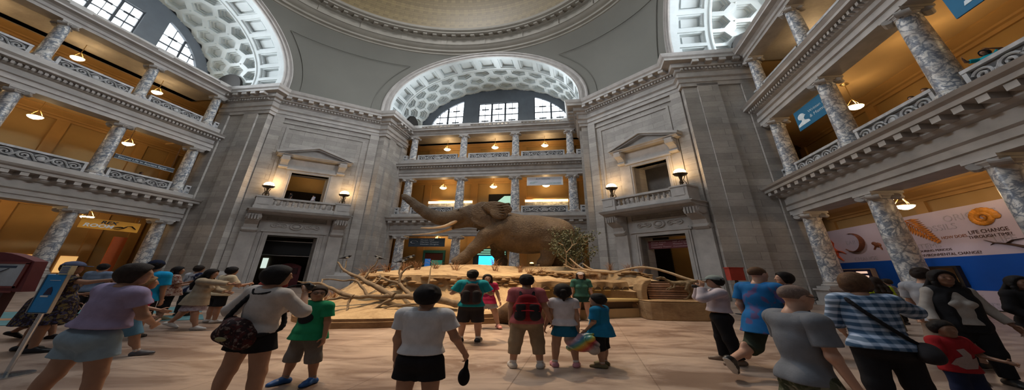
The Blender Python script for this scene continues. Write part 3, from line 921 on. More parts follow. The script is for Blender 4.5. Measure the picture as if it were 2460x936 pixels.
for side, fr in GAL.items():
    for lev in (1, 2, 3):
        base = None
        for a in ((-4.5, 0, 4.5)):
            d = np.array(W(*fr(a, 2.2, LZ[lev])))
            if base is None: base = c = pendant(fr, a, lev)
            else: c = dup(base, d-OFF[base.name])
            wd = {'front': {-4.5: 'left bay', 0: 'middle bay', 4.5: 'right bay'}, 'left': {4.5: 'bay nearest the corner pier', 0: 'middle bay', -4.5: 'third bay from the corner pier'},
                  'right': {-4.5: 'bay nearest the corner pier', 0: 'middle bay', 4.5: 'third bay from the corner pier'}}[side][a]
            tag(c, 'bowl lamp in the %s of the %s gallery, %s floor' % (wd, SIDE_WORD[side], FLO[lev]), 'lamp', 'pendant lamps of the %s gallery' % SIDE_WORD[side])
            LAMPS.append((side, lev, a, tuple(d)))

CORNER_LAMPS = []
for side, fr, a in (('left', fDL, -.35), ('right', fDR, 2.1)):
    X = lambda x, y, q, fr=fr, a=a: fr(a+x, 3.6+y, 13.9+q)
    t = thing('pendant_lamp', W(*X(0, 0, 0)), 'bowl lamp in the room behind the %s diagonal window' % side, 'lamp')
    MB(X).lathe([(.03, -.01), (.08, 0), (.19, .07), (.28, .17), (.31, .27), (.29, .28), (.26, .2)], n=22).build('bowl', M_BOWL, t, smooth=True)
    for k in range(3):
        q = 2*PI*k/3; MB(X).tube([(.31*cos(q), .31*sin(q), .28), (.05*cos(q), .05*sin(q), .85)], .018, 6).build('chain', M_BRASS, t)
    MB(X).tube([(0, 0, .85), (0, 0, 2.4)], .02, 6).build('rod', M_BRASS, t)
    CORNER_LAMPS.append(W(*X(0, 0, 0)))
    if side == 'right':
        l2 = dup(t, (0, 0, -7.6)); tag(l2, 'unseen bowl lamp added to light the passage behind the right diagonal doorway'); CORNER_LAMPS.append(tuple(np.array(W(*X(0, 0, 0)))+(0, 0, -7.6)))  # lower lamp is added out of sight to brighten the passage
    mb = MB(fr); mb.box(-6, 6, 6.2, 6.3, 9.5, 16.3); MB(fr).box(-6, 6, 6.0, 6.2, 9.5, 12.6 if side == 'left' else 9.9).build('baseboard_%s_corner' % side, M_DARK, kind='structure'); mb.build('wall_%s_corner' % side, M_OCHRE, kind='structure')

# ================================================================ banners and boards
M_ORANGE = mat('orange_banner', (.80, .36, .02), .6, .06, 1, bmp=0)
M_NAVY = mat('dark_slate_banner', (.022, .035, .05), .6, .1, 2, bmp=0)
M_TEAL = mat('teal_banner', (.02, .145, .27), .6, .08, 1, bmp=0)
M_PALEBL = mat('pale_blue_print', (.62, .66, .74), .6, .08, 1.2, bmp=0)
M_GREYTX = mat('grey_lettering', (.42, .44, .46), .6, .05)
fr = fL
t = thing('banner', W(*fr(4.3, 0, 5.1)), 'orange banner with dinosaur skull drawing hung between the left gallery ground columns', 'banner')
MB(fr).box(2.85, 5.75, -.02, .02, 5.08, 5.96).build('cloth', M_ORANGE, t)
text(fr, 'REX', 3.75, -.03, 5.6, .36, M_BLACK, 'black_lettering', t, shear=.2, sx=1.2, bold=.012)
text(fr, 'ROOM', 3.02, -.03, 5.24, .4, M_WHITE, 'white_lettering', t, shear=.2, sx=1.15, bold=.012)
mb = MB(fr)
mb.tube([(4.42, -.03, 5.3), (4.62, -.03, 5.42), (4.8, -.03, 5.44), (4.95, -.03, 5.38)], [.05, .1, .12, .06], 8, .3)
mb.tube([(4.5, -.03, 5.22), (4.7, -.03, 5.24), (4.95, -.03, 5.36), (5.1, -.03, 5.5)], [.03, .06, .07, .03], 8, .3)
mb.tube([(4.95, -.03, 5.42), (5.12, -.03, 5.6), (5.3, -.03, 5.62), (5.45, -.03, 5.46), (5.6, -.03, 5.34)], [.06, .05, .09, .1, .03], 8, .3)
mb.build('skull_drawing', M_BLACK, t)
for a in (3.0, 5.6):
    MB(fr).tube([(a, 0, 5.96), (a, 0, 6.7)], .012, 5).build('cord', M_IRON, t)
t = thing('banner', W(*fr(4.4, 0, 11.65)), 'long narrow slate banner with white lettering hung between second floor columns of left gallery', 'banner')
MB(fr).box(2.72, 6.12, -.02, .02, 11.64, 12.06).build('cloth', M_NAVY, t)
for z in (11.64, 12.04): MB(fr).box(2.72, 6.12, -.035, .035, z-.012, z+.025).build('edge_strip', M_GREYTX, t)
text(fr, 'Eternal Life in Ancient Egypt', 2.9, -.03, 11.76, .24, mat('pale_blue_lettering', (.5, .6, .66), .6), 'lettering', t)
for a in (3.0, 5.9): MB(fr).tube([(a, 0, 12.06), (a, 0, 14.95)], .01, 5).build('cord', M_IRON, t)
fr = fR
def portrait(fr, a, d, z, s, m, par):
    mb = MB(fr)
    mb.slab([(a-.1*s+.28*s*cos(q*PI/8), z+.62*s+.25*s*sin(q*PI/8)) for q in range(16)], d-.012, d)
    mb.slab([(a-.12*s, z+.5*s), (a-.16*s, z+.25*s), (a-.5*s, z+.1*s), (a-.55*s, z-.08*s), (a+.45*s, z-.08*s), (a+.38*s, z+.1*s), (a+.08*s, z+.25*s), (a+.06*s, z+.5*s)], d-.012, d)
    mb.slab([(a+.1*s, z+.72*s), (a+.26*s, z+.6*s), (a+.12*s, z+.5*s)], d-.012, d)
    mb.build('head_silhouette', m, par)
t = thing('banner', W(*fr(-3.8, 0, 12.75)), 'teal banner with white head silhouette hung on the second floor of the right gallery', 'banner')
MB(fr).box(-5.05, -2.62, -.02, .02, 12.72, 14.36).build('cloth', M_TEAL, t)
M_PBL = MATS['pale_blue_lettering']
portrait(fr, -4.45, -.022, 13.08, 1.0, mat('white_print', (.72, .82, .86), .6), t)
text(fr, 'Written in Life', -3.95, -.03, 13.6, .3, M_PBL, 'lettering', t); text(fr, '& Memories', -3.95, -.03, 13.2, .34, M_PBL, 'lettering', t)
MB(fr).tube([(-5.1, 0, 14.38), (-2.6, 0, 14.38)], .035, 6).build('pole', M_BRASS, t)
t = thing('banner', W(*fr(4.6, 0, 13)), 'teal banner at the top right edge hung in the third bay of the right gallery', 'banner')
MB(fr).box(3.38, 5.8, -.02, .02, 12.98, 14.6).build('cloth', M_TEAL, t)
portrait(fr, 4.3, -.022, 13.35, 1.0, MATS['white_print'], t)
MB(fr).tube([(3.3, 0, 14.62), (5.9, 0, 14.62)], .035, 6).build('pole', M_BRASS, t)
fr = fF
t = thing('banner', W(*fr(4.6, 0, 13.5)), 'white and pale blue banner hung between second floor columns of the far gallery', 'banner')
MB(fr).box(3.18, 6.02, -.02, .02, 13.5, 14.74).build('cloth', M_WHITE, t)
MB(fr).box(3.3, 5.9, -.03, -.02, 13.6, 14.64).build('print', M_PALEBL, t)
text(fr, 'BUTTERFLIES', 3.9, -.04, 14.36, .22, mat('blue_lettering', (.06, .1, .25), .6), 'lettering', t, sx=.9)
mb = MB(fr); mb.slab([(3.45, 14.0), (3.9, 14.06), (4.1, 13.98), (3.7, 13.72), (3.4, 13.75)], -.036, -.03); mb.slab([(4.6, 13.66), (5.85, 13.7), (5.85, 13.9), (5.0, 13.86)], -.036, -.03)
mb.build('picture', mat('green_grey_print', (.42, .52, .55), .6, .2, 3), t)
t = thing('hall_sign', W(*fr(-4.6, 0, 5.15)), 'dark slate sign with white swirl emblem hung between ground columns of the far gallery', 'sign')
MB(fr).box(-6.0, -3.12, -.05, .05, 5.18, 6.3).build('board', M_NAVY, t)
mb = MB(fr)
mb.tube([(-5.55+.27*cos(q), -.055, 5.78+.2*sin(q)) for q in [i*.35 for i in range(15)]], [.03+.05*i/14 for i in range(15)], 8, .2)
mb.build('swirl_emblem', mat('pale_emblem', (.62, .64, .66), .6), t)
for k, s in enumerate(('Ocean Hall', 'Marine Theater', 'Human Origins')):
    text(fr, s, -5.05, -.06, 5.98-k*.28, .24, M_GREYTX, 'lettering', t)
# doors, lit openings and display boards on the back wall of the far gallery
t = thing('exhibit_entrance', W(*fr(-5.4, GD-.1, 0)), 'teal framed exhibit entrance behind the left ground columns of the far gallery', 'doorway')
MB(fr).box(-6.4, -4.45, GD-.2, GD-.01, 4.75, 5.15).build('header', mat('teal_frame', (.02, .14, .13), .5), t)
for a in (-6.4, -4.6): MB(fr).box(a, a+.15, GD-.2, GD-.01, 0, 4.75).build('jamb', MATS['teal_frame'], t)
MB(fr).box(-6.25, -4.6, GD-.08, GD-.01, 0, 4.75).build('opening', mat('dim_red', (.09, .02, .02), .7), t)
MB(fr).box(-6.2, -5.7, GD-.12, GD-.08, 0, 3.9).build('blue_panel', emat('blue_panel_glow', (.03, .14, .4), .6), t)
MB(fr).box(-5.6, -4.65, GD-.14, GD-.08, 1, 3.7).build('green_panel', emat('green_panel_glow', (.02, .22, .16), .5), t)
t = thing('video_wall', W(*fr(-.9, GD-.1, 0)), 'bright blue glowing screen seen beneath the elephant', 'screen')
MB(fr).box(-1.95, .9, GD-.16, GD-.01, 0, 5.5).build('surround', mat('dark_green', (.015, .03, .025), .5), t)
MB(fr).box(-1.45, -.15, GD-.22, GD-.16, 2.3, 4.35).build('screen', emat('cyan_screen', (.02, .4, .95), 3.2), t)
for z in (4.55, 4.85, 5.15): MB(fr).box(-1.6, .8, GD-.22, GD-.16, z, z+.14).build('light_strip', emat('green_strip', (.25, .6, .45), .9), t)
t = thing('exhibit_doorway', W(*fr(.3, GD-.1, 9.57)), 'dark doorway with green lit glass on second floor of the far gallery above the elephant', 'doorway')
MB(fr).box(-.85, 1.6, GD-.2, GD-.01, 9.57, 13.85).build('frame', M_DARK, t)
MB(fr).slab([(-.3, 12.2), (1.4, 12.2), (1.4, 13.5), (.6, 13.5)], GD-.24, GD-.2).build('glass', emat('green_glass', (.35, .62, .5), .9), t)
for nm, a0, a1, wd in (('l', -6.5, -2.35, 'left'), ('r', 2.45, 6.2, 'right')):
    t = thing('display_board', W(*fr((a0+a1)/2, GD-.1, 11)), 'pale exhibit board under a strip light on second floor of the far gallery, %s one' % wd, 'exhibit board', 'display boards on the far gallery')
    MB(fr).box(a0, a1, GD-.14, GD-.02, 10.6, 12.45).build('board', mat('speckled_board', (.75, .62, .5), .6, .75, 2.2, bmp=0), t)
    MB(fr).box(a0, a1, GD-.3, GD-.02, 12.85, 12.95).build('valance', M_OCHRE2, t)
    MB(fr).box(a0, a1, GD-.2, GD-.12, 12.5, 12.85).build('strip_light', emat('warm_strip', (1, .66, .3), 4), t)
# left ground gallery boards
fr = fL
t = thing('banner', W(*fr(6.6, 2, 1.9)), 'upright orange banner stand in the left gallery behind the corner column', 'banner')
MB(fr).box(6.2, 6.95, 2.0, 2.05, 1.3, 4.8).build('cloth', mat('deep_orange', (.62, .12, .01), .6, .06), t)
MB(fr).box(6.15, 7.0, 1.95, 2.1, 0, 1.3).build('stand', M_DARK, t)
for k, (a0, a1) in enumerate(((1.2, 4.9), (5.5, 6.5))):
    t = thing('lit_wall_case', W(*fr((a0+a1)/2, GD-.2, 1)), ('wide' if k == 0 else 'narrow')+' glowing amber wall case on the back wall of the left gallery', 'display case')
    MB(fr).box(a0, a1, GD-.25, GD-.01, 1.2, 2.95).build('case', M_OCHRE2, t)
    MB(fr).box(a0+.08, a1-.08, GD-.28, GD-.25, 1.3, 2.85).build('lit_front', emat('amber_front', (1, .58, .2), .55), t)

# ================================================================ exhibit mural behind the right gallery
fr = fR; DM = 4.15
t = thing('mural_wall', W(*fr(-5.5, DM, 0)), 'long white and blue exhibit mural with fossils and questions behind right gallery columns', 'mural')
M_MURW = mat('mural_white', (.56, .50, .60), .55, .07, .5, bmp=0)
M_MURB = mat('mural_blue', (.004, .085, .46), .5, .15, .35, bmp=0)
MB(fr).box(-14.2, 6, DM, DM+.2, 3.3, 6.42).build('upper_panel', M_MURW, t)
MB(fr).box(-14.2, 6, DM, DM+.2, 1.18, 3.3).build('blue_band', M_MURB, t)
MB(fr).box(-14.2, 6, DM, DM+.2, .03, 1.18).build('lower_panel', M_MURW, t)
MB(fr).box(-14.2, 6, DM-.03, DM+.2, 0, .06).build('kick_strip', M_BLACK, t)
M_MURT = mat('brown_lettering', (.06, .025, .02), .6); M_MURG = mat('ghost_lettering', (.46, .43, .50), .6, .03)
dd = DM-.012
text(fr, 'HOW DOES', -6.3, dd, 4.5, .26, mat('rust_lettering', (.3, .12, .06), .6), 'lettering', t, sx=.85)
text(fr, 'LIFE CHANGE', -5.0, dd, 4.62, .32, M_MURT, 'lettering', t, sx=.8); text(fr, 'THROUGH TIME?', -5.1, dd, 4.34, .26, M_MURT, 'lettering', t, sx=.85)
text(fr, 'DURING PERIODS', -7.75, dd, 3.74, .21, M_MURT, 'lettering', t); text(fr, 'ENVIRONMENTAL CHANGE?', -7.85, dd, 3.42, .25, M_MURT, 'lettering', t, sx=.92)
text(fr, 'SYSTEMS', -8.4, dd, 3.98, .5, M_MURG, 'ghost_lettering', t); text(fr, 'LIFE', -4.2, dd, 4.0, .5, M_MURG, 'ghost_lettering', t)
text(fr, 'ORIGINS', -5.8, dd, 5.6, .6, M_MURG, 'ghost_lettering', t); text(fr, 'FOSSILS', -7.2, dd, 5.1, .55, M_MURG, 'ghost_lettering', t); text(fr, 'CHANGE', -12.4, dd, 3.42, .45, M_MURG, 'ghost_lettering', t)
text(fr, 'EARTH', -12.6, dd, 4.9, .5, M_MURG, 'ghost_lettering', t); text(fr, 'SEAS', -6.6, dd, .66, .4, M_MURG, 'ghost_lettering', t); text(fr, 'PLANETS', -6.9, dd, .2, .4, M_MURG, 'ghost_lettering', t)
M_FOS = mat('amber_fossil', (.62, .26, .03), .5, .45, 2.2); M_FOS2 = mat('brown_fossil', (.2, .07, .03), .5, .35, 3); M_FOS3 = mat('red_fossil', (.55, .1, .03), .5, .4, 3)
mb = MB(fr)                              # ammonite
for k in range(44):
    q = k*.32; r = .53-.0105*k
    mb.ball((-4.1+r*cos(q)*.95, dd-.01, 5.53+r*sin(q)*.95), (.19-.0033*k, .05, .19-.0033*k), 8, 6)
mb.build('ammonite_picture', M_FOS, t, smooth=True)
mb = MB(fr)                              # fern leaf
A, B = np.array((-7.75, 6.15)), np.array((-6.42, 4.28))
mb.tube([(*A[:1], dd, A[1]), (-7.05, dd, 5.25), (B[0], dd, B[1])], [.05, .05, .02], 6, .3)
for k in range(13):
    p = A+(B-A)*(k/13); l = .75*(1-k/13)+.12
    for sg in (-1, 1):
        q = p+l*np.array((.35+sg*.62, -.5+sg*.42)); n = np.array((-(q-p)[1], (q-p)[0])); n = n/np.hypot(*n)*.075
        mid = (p+q)/2
        pl = [tuple(p), tuple(mid+n), tuple(q), tuple(mid-n)]
        mb.slab(pl, dd-.02, dd)
mb.build('fern_picture', mat('orange_fern', (.52, .19, .03), .6, .35, 3), t)
mb = MB(fr)                              # curved tusk ring
mb.tube([(-12.0+.95*cos(q), dd, 5.05+.82*sin(q)) for q in [1.7-i*.26 for i in range(17)]], [.03+.2*sin(PI*min(1, i/16*.9+.05)) for i in range(17)], 10, .3)
mb.build('tusk_picture', M_FOS2, t, smooth=True)
mb = MB(fr)
mb.ball((-10.15, dd, 4.6), (.28, .05, .2)); mb.ball((-10.35, dd, 4.75), (.18, .05, .14)); mb.tube([(-10.3, dd, 4.5), (-10.5, dd, 4.25)], .05, 6); mb.tube([(-10.0, dd, 4.5), (-9.95, dd, 4.2)], .05, 6)
mb.build('beetle_picture', M_FOS2, t, smooth=True)
mb = MB(fr)
mb.tube([(-13.95, dd, 5.6), (-13.75, dd, 5.2), (-13.9, dd, 4.8), (-13.6, dd, 4.4), (-13.7, dd, 4.0), (-13.35, dd, 3.5)], [.1, .24, .2, .26, .16, .05], 10, .3)
mb.tube([(-13.7, dd, 4.5), (-13.2, dd, 4.35), (-12.9, dd, 4.1)], [.12, .1, .03], 8, .3)
mb.build('coral_picture', M_FOS3, t, smooth=True)
mb = MB(fr)
mb.tube([(-4.55, dd, 4.2), (-4.2, dd, 3.98), (-3.7, dd, 3.85), (-3.2, dd, 3.62), (-2.4, dd, 3.5)], [.02, .08, .12, .17, .2], 8, .4); mb.tube([(-3.8, dd, 3.86), (-3.5, dd, 4.05), (-3.1, dd, 4.1)], [.09, .07, .03], 8, .4); mb.tube([(-4.2, dd, 3.98), (-4.4, dd, 3.86)], [.06, .02], 8, .4)
mb.build('driftwood_picture', mat('dark_driftwood', (.07, .04, .03), .7, .4, 4), t, smooth=True)
# framed lit cases on the blue band
t = thing('wall_monitor', W(*fr(-6.9, DM, 1.4)), 'dark framed wall screen with golden picture on the blue mural band', 'screen')
MB(fr).box(-7.65, -6.1, DM-.16, DM-.01, 1.4, 2.72).build('bezel', M_BLACK, t)
MB(fr).box(-7.5, -6.25, DM-.18, DM-.16, 1.52, 2.6).build('picture', mat('dark_picture', (.04, .02, .01), .4), t)
mb = MB(fr); mb.tube([(-6.95, DM-.18, 2.5), (-6.7, DM-.18, 2.35), (-6.6, DM-.18, 2.1), (-6.42, DM-.18, 1.85), (-6.35, DM-.18, 1.6)], [.06, .1, .08, .09, .06], 8, .3)
mb.build('golden_image', emat('golden_glow', (.9, .5, .12), .9), t)
t = thing('wall_case', W(*fr(-12, DM, 1.4)), 'pale framed navy display case on the blue mural near the corner column', 'display case')
MB(fr).box(-13.5, -11.05, DM-.2, DM-.01, 1.2, 2.72).build('frame', mat('tan_frame', (.4, .3, .2), .5), t)
MB(fr).box(-13.4, -11.15, DM-.22, DM-.2, 1.3, 2.62).build('interior', mat('navy_interior', (.012, .015, .06), .4), t)
for z in (1.95, 2.3): MB(fr).box(-12.25, -11.4, DM-.25, DM-.22, z, z+.18).build('specimen_strip', emat('pale_specimen', (.9, .6, .45), .8), t)

# ================================================================ kiosks at the left edge
t = thing('information_kiosk', (-11.9, 6.1, 0), 'maroon arched information kiosk with lit poster at the left edge', 'kiosk')
K = lambda x, y, z: (-11.7+x, 6.0+y*.36, z)
mb = MB(K, False); mb.slab([(-1.5, 1.12), (.7, 1.12), (.62, 1.78)]+[(.62-2.0*i/12, 1.78+.2*sin(PI*i/12)) for i in range(1, 13)], 0, .5); mb.build('case', M_MAROON, t)
mb = MB(K, False); mb.box(-1.2, .3, .05, .45, 0, 1.12); mb.build('pedestal', mat('dark_maroon', (.05, .008, .01), .5), t)
mb = MB(K, False); mb.box(-1.4, .5, -.03, 0, 1.1, 1.14); mb.box(-1.4, .55, -.05, 0, 1.2, 1.24); mb.box(.48, .56, -.05, 0, 1.2, 1.74); mb.box(-1.4, .56, -.05, 0, 1.72, 1.77); mb.build('frame', mat('red_brown_frame', (.2, .04, .035), .4), t)
mb = MB(K, False); mb.box(-1.35, .46, -.02, 0, 1.24, 1.72); mb.build('poster', mat('grey_blue_poster', (.42, .47, .52), .4, .35, 1.5, bmp=0), t)
mb = MB(K, False); mb.box(-.9, .3, -.03, -.02, 1.63, 1.68); mb.slab([(-1.2, 1.26), (.05, 1.26), (-.1, 1.4), (-.7, 1.44)], -.03, -.02); mb.tube([(-.5, -.025, 1.4), (-.1, -.025, 1.5), (.15, -.025, 1.62)], [.1, .07, .04], 8, .1); mb.build('poster_print', mat('dark_print', (.05, .08, .14), .4, .4, 5), t)
t = thing('sign_stand', (-7.98, 4.61, 0), 'blue panel sign on a slim chrome post, front left', 'sign')
K = lambda x, y, z: (-7.93+x, 4.6+y, z)
mb = MB(K, False); mb.tube([(-.02, .03, .02), (.02, .03, .95)], .026, 10); mb.lathe([(.24, 0), (.24, .02), (.05, .04)], (-.02, .03), 24); mb.build('post', mat('chrome_post', (.55, .6, .65), .22, metal=1), t)
mb = MB(K, False); mb.box(-.16, .19, -.02, .0, .92, 1.53); mb.build('panel', mat('bright_blue_panel', (.015, .27, .66), .35, .15, 2, bmp=0), t, bevel=.01)
mb = MB(K, False); mb.box(-.17, -.155, -.03, .01, .92, 1.53); mb.box(.185, .2, -.03, .01, .92, 1.53); mb.box(-.155, .185, -.03, .01, .91, .92); mb.build('edge', mat('steel_edge', (.4, .42, .42), .3, metal=.8), t)
mb = MB(K, False); mb.box(.02, .19, -.03, .03, 1.53, 1.68); mb.build('tag', mat('cream_tag', (.6, .58, .4), .5), t)
mb = MB(K, False)
for k in range(4): mb.box(.04, .17, -.035, -.03, 1.555+k*.03, 1.568+k*.03)
mb.build('tag_lines', mat('blue_print', (.08, .14, .4), .5), t)
mb = MB(K, False); mb.slab([(-.05, 1.2), (-.02, 1.3), (.03, 1.33), (.07, 1.27), (.08, 1.2)], -.026, -.02); mb.build('emblem', mat('dark_emblem', (.03, .03, .08), .5), t)
mb = MB(K, False); mb.box(-.08, .05, -.026, -.02, 1.165, 1.19); mb.build('emblem_base', M_WHITE, t)
mb = MB(K, False); mb.box(-.06, .12, -.026, -.02, 1.43, 1.437); mb.build('text_line', M_WHITE, t)

t = thing('floor_mat', (-14, 9.6, 0), 'turquoise floor mat with a pale orange stripe behind the left crowd', 'mat')
K = lambda x, y, z: (x, y, z)
mb = MB(K, False); mb.prism([(-19.6, 10.5), (-15.1, 13.2), (-10.8, 9.7), (-15.1, 8.2)], .002, .015); mb.build('pile', mat('turquoise_mat', (.10, .24, .26), .8, .15, 2), t)
mb = MB(K, False); mb.prism([tuple(np.array([(-19.6, 10.5), (-15.1, 13.2), (-10.8, 9.7), (-15.1, 8.2)][i])*(1-w)+np.array([(-19.6, 10.5), (-15.1, 13.2), (-10.8, 9.7), (-15.1, 8.2)][j])*w) for i, j, w in ((0, 3, .55), (1, 2, .55), (1, 2, .7), (0, 3, .7))], .015, .018); mb.build('stripe', mat('pale_orange_stripe', (.42, .22, .12), .8), t)
t = thing('collection_box', (11.4, 13.1, 0), 'small red box on a thin stand before the right wall behind the tall blue-shirted man', 'box')
K = lambda x, y, z: (11.4+x, 13+y, z)
mb = MB(K, False); mb.box(-.36, .36, 0, .3, 1.58, 2.18); mb.box(-.39, .39, -.02, .32, 2.16, 2.21); mb.build('box_body', mat('bright_red_box', (.42, .045, .03), .5, .1), t)
mb = MB(K, False); mb.box(-.05, .05, .1, .2, 0, 1.58); mb.box(-.3, .3, -.05, .35, 0, .04); mb.build('stand', M_IRON, t)

mb = MB(fDR); mb.box(-1.6, 1.15, 2.0, 2.1, 9.5, 16.3); mb.build('wall_right_recess', M_STONE2, kind='structure')
# ================================================================ smooth bodies: blended tapered limbs, meshed as one skin
def rotm(rx=0, ry=0, rz=0):
    return np.array((Matrix.Rotation(rz, 3, 'Z') @ Matrix.Rotation(ry, 3, 'Y') @ Matrix.Rotation(rx, 3, 'X')))

class Body:
    def __init__(s): s.p = []; s.cuts = []
    def cap(s, a, b, ra, rb=None, k=.02, cutb=False, cuta=False, sub=False):
        s.p.append(('c', np.array(a, float), np.array(b, float), ra, ra if rb is None else rb, k, cutb, cuta, sub)); return s
    def chain(s, pts, rad, k=.02):
        for i in range(len(pts)-1): s.cap(pts[i], pts[i+1], rad[i], rad[i+1], k)
        return s
    def ell(s, c, r, M=None, k=.02, sub=False):
        s.p.append(('e', np.array(c, float), np.array(r, float), M, k, sub)); return s
    def cut(s, pt, n): s.cuts.append((np.array(pt, float), np.array(n, float))); return s
    @staticmethod
    def dist(p, P):
        if p[0] == 'c':
            _, a, b, ra, rb, k, cutb, cuta, sub = p
            ab = b-a; L2 = ab@ab+1e-12
            t = ((P-a)@ab)/L2; tc = np.clip(t, 0, 1)
            d = np.linalg.norm(P-a-tc[..., None]*ab, axis=-1)-(ra+(rb-ra)*tc)
            L = math.sqrt(L2)
            if cutb: d = np.maximum(d, (t-1)*L)
            if cuta: d = np.maximum(d, -t*L)
            return d
        _, c, r, M, k, sub = p
        q = P-c
        if M is not None: q = q @ M
        k0 = np.linalg.norm(q/r, axis=-1); k1 = np.linalg.norm(q/(r*r), axis=-1)+1e-9
        return np.where(k0 < .02, -r.min(), k0*(k0-1)/k1)
    def bounds(s):
        lo = np.full(3, 1e9); hi = -lo
        for p in s.p:
            if p[0] == 'c':
                if p[8]: continue
                r = max(p[3], p[4])
                lo = np.minimum(lo, np.minimum(p[1], p[2])-r); hi = np.maximum(hi, np.maximum(p[1], p[2])+r)
            else:
                if p[5]: continue
                e = p[2] if p[3] is None else np.full(3, p[2].max())
                lo = np.minimum(lo, p[1]-e); hi = np.maximum(hi, p[1]+e)
        return lo, hi
    def mesh(s, h):
        lo, hi = s.bounds(); lo = lo-2.5*h; hi = hi+2.5*h
        B = 4
        nb = np.maximum(1, np.ceil((hi-lo)/(h*B)).astype(int)); n = nb*B
        ix = [lo[i]+h*(np.arange(nb[i])*B+(B-1)/2) for i in range(3)]
        C = np.stack(np.meshgrid(*ix, indexing='ij'), -1).reshape(-1, 3)
        br = h*B*.5*1.75
        dc = np.full(len(C), 1e3); dl = []
        for p in s.p:
            d = s.dist(p, C); dl.append(d)
            if not (p[-1] is True): dc = np.minimum(dc, d)
        near = np.where(dc < br+.035)[0]
        far = dc.copy()
        G = np.stack(np.meshgrid(*[np.arange(B)-(B-1)/2]*3, indexing='ij'), -1).reshape(-1, 3)*h
        P = C[near][:, None, :]+G[None]
        D = np.full(P.shape[:2], 1e3)
        for p, d0 in zip(s.p, dl):
            k = p[5] if p[0] == 'c' else p[4]; sub = p[-1] is True
            q = np.where(d0[near] < br+k+.04)[0]
            if len(q) == 0: continue
            d = s.dist(p, P[q]); e = D[q]
            if sub:
                d = -d; hh = np.maximum(k-np.abs(e-d), 0)/k; D[q] = np.maximum(e, d)+hh*hh*k*.25
            else:
                hh = np.maximum(k-np.abs(e-d), 0)/k; D[q] = np.minimum(e, d)-hh*hh*k*.25
        for pt, nn in s.cuts: D = np.maximum(D, (P-pt)@nn)
        F = np.repeat(np.where(far > 0, 1.0, -1.0)[:, None], B**3, 1)
        if s.cuts:
            for pt, nn in s.cuts: F = np.maximum(F, np.sign((C-pt)@nn)[:, None])
        F[near] = D
        F = F.reshape(*nb, B, B, B).transpose(0, 3, 1, 4, 2, 5).reshape(*n)
        F[0] = F[-1] = 1; F[:, 0] = F[:, -1] = 1; F[:, :, 0] = F[:, :, -1] = 1
        return nets(F, lo, h)

def nets(F, lo, h):
    Sg = F < 0
    n = F.shape
    corners = [(i, j, k) for i in (0, 1) for j in (0, 1) for k in (0, 1)]
    cnt = sum(Sg[i:n[0]-1+i, j:n[1]-1+j, k:n[2]-1+k].astype(np.int8) for i, j, k in corners)
    act = np.argwhere((cnt > 0) & (cnt < 8))
    vid = np.full([x-1 for x in n], -1, np.int64); vid[tuple(act.T)] = np.arange(len(act))
    vals = np.stack([F[act[:, 0]+i, act[:, 1]+j, act[:, 2]+k] for i, j, k in corners], 1)
    cc = np.array(corners, float)
    acc = np.zeros((len(act), 3)); num = np.zeros(len(act))
    for a in range(8):
        for b in range(a+1, 8):
            if np.abs(cc[a]-cc[b]).sum() != 1: continue
            fa, fb = vals[:, a], vals[:, b]; m = (fa < 0) != (fb < 0)
            t = np.where(m, fa/(fa-fb+1e-30), 0)
            acc += m[:, None]*(cc[a]+t[:, None]*(cc[b]-cc[a])); num += m
    V = lo+h*(act+acc/num[:, None])
    quads = []
    for ax in range(3):
        o1, o2 = (ax+1) % 3, (ax+2) % 3
        sl0 = [slice(None)]*3; sl1 = [slice(None)]*3; sl0[ax] = slice(0, -1); sl1[ax] = slice(1, None)
        m = Sg[tuple(sl0)] != Sg[tuple(sl1)]
        e = np.argwhere(m)
        e = e[(e[:, o1] > 0) & (e[:, o2] > 0) & (e[:, o1] < n[o1]-1) & (e[:, o2] < n[o2]-1)]
        ins = Sg[tuple(e.T)]
        def cell(d1, d2):
            c = e.copy(); c[:, o1] -= d1; c[:, o2] -= d2; return vid[tuple(c.T)]
        q = np.stack([cell(1, 1), cell(0, 1), cell(0, 0), cell(1, 0)], 1)
        q[~ins] = q[~ins][:, ::-1]
        quads.append(q)
    return V, np.concatenate(quads)

def skin(name, V, Q, m, parent=None, label=None, smooth=True):
    """V in world coordinates"""
    me = bpy.data.meshes.new(name)
    off = OFF[parent.name] if parent is not None else np.array([(V[:, 0].min()+V[:, 0].max())/2, (V[:, 1].min()+V[:, 1].max())/2, V[:, 2].min()])
    V = (V-off).astype(np.float32)
    me.vertices.add(len(V)); me.vertices.foreach_set('co', V.ravel())
    me.loops.add(Q.size); me.loops.foreach_set('vertex_index', Q.ravel().astype(np.int32))
    me.polygons.add(len(Q)); me.polygons.foreach_set('loop_start', np.arange(0, Q.size, 4, dtype=np.int32))
    me.polygons.foreach_set('use_smooth', np.ones(len(Q), bool))
    me.update(calc_edges=True); me.validate()
    return link(name, me, m, parent, None if parent is not None else off, None, label)
# ================================================================ the display platform
def sand_mat(name, col, dark, sc=1.6):
    m, nt, b = _nt(name)
    o = coords(nt, 'Object', (.6, 1, 1.6))
    n = noise(nt, sc, 8, o, .62, .5); n2 = noise(nt, sc*9, 6, o, .7)
    c = ramp(nt, n, [(.3, dark), (.5, col), (.72, tuple(x*1.15 for x in col))])
    c = mixc(nt, .6, c, ramp(nt, n2, [(.3, (.7, .66, .62)), (.65, (1.1, 1.1, 1.1))]), 'MULTIPLY')
    nt.links.new(c, b.inputs['Base Color']); b.inputs['Roughness'].default_value = .9
    b.inputs['Specular IOR Level'].default_value = .2
    bump(nt, b, n2, .5, .05); MATS[name] = m; return m
M_SAND = sand_mat('savanna_sand', (.50, .36, .205), (.30, .19, .10))
M_SANDROCK = sand_mat('sandstone_wall', (.40, .27, .145), (.22, .135, .07), 1.1)
M_LIP = sand_mat('brown_lip', (.27, .17, .09), (.16, .095, .05), 1.3)
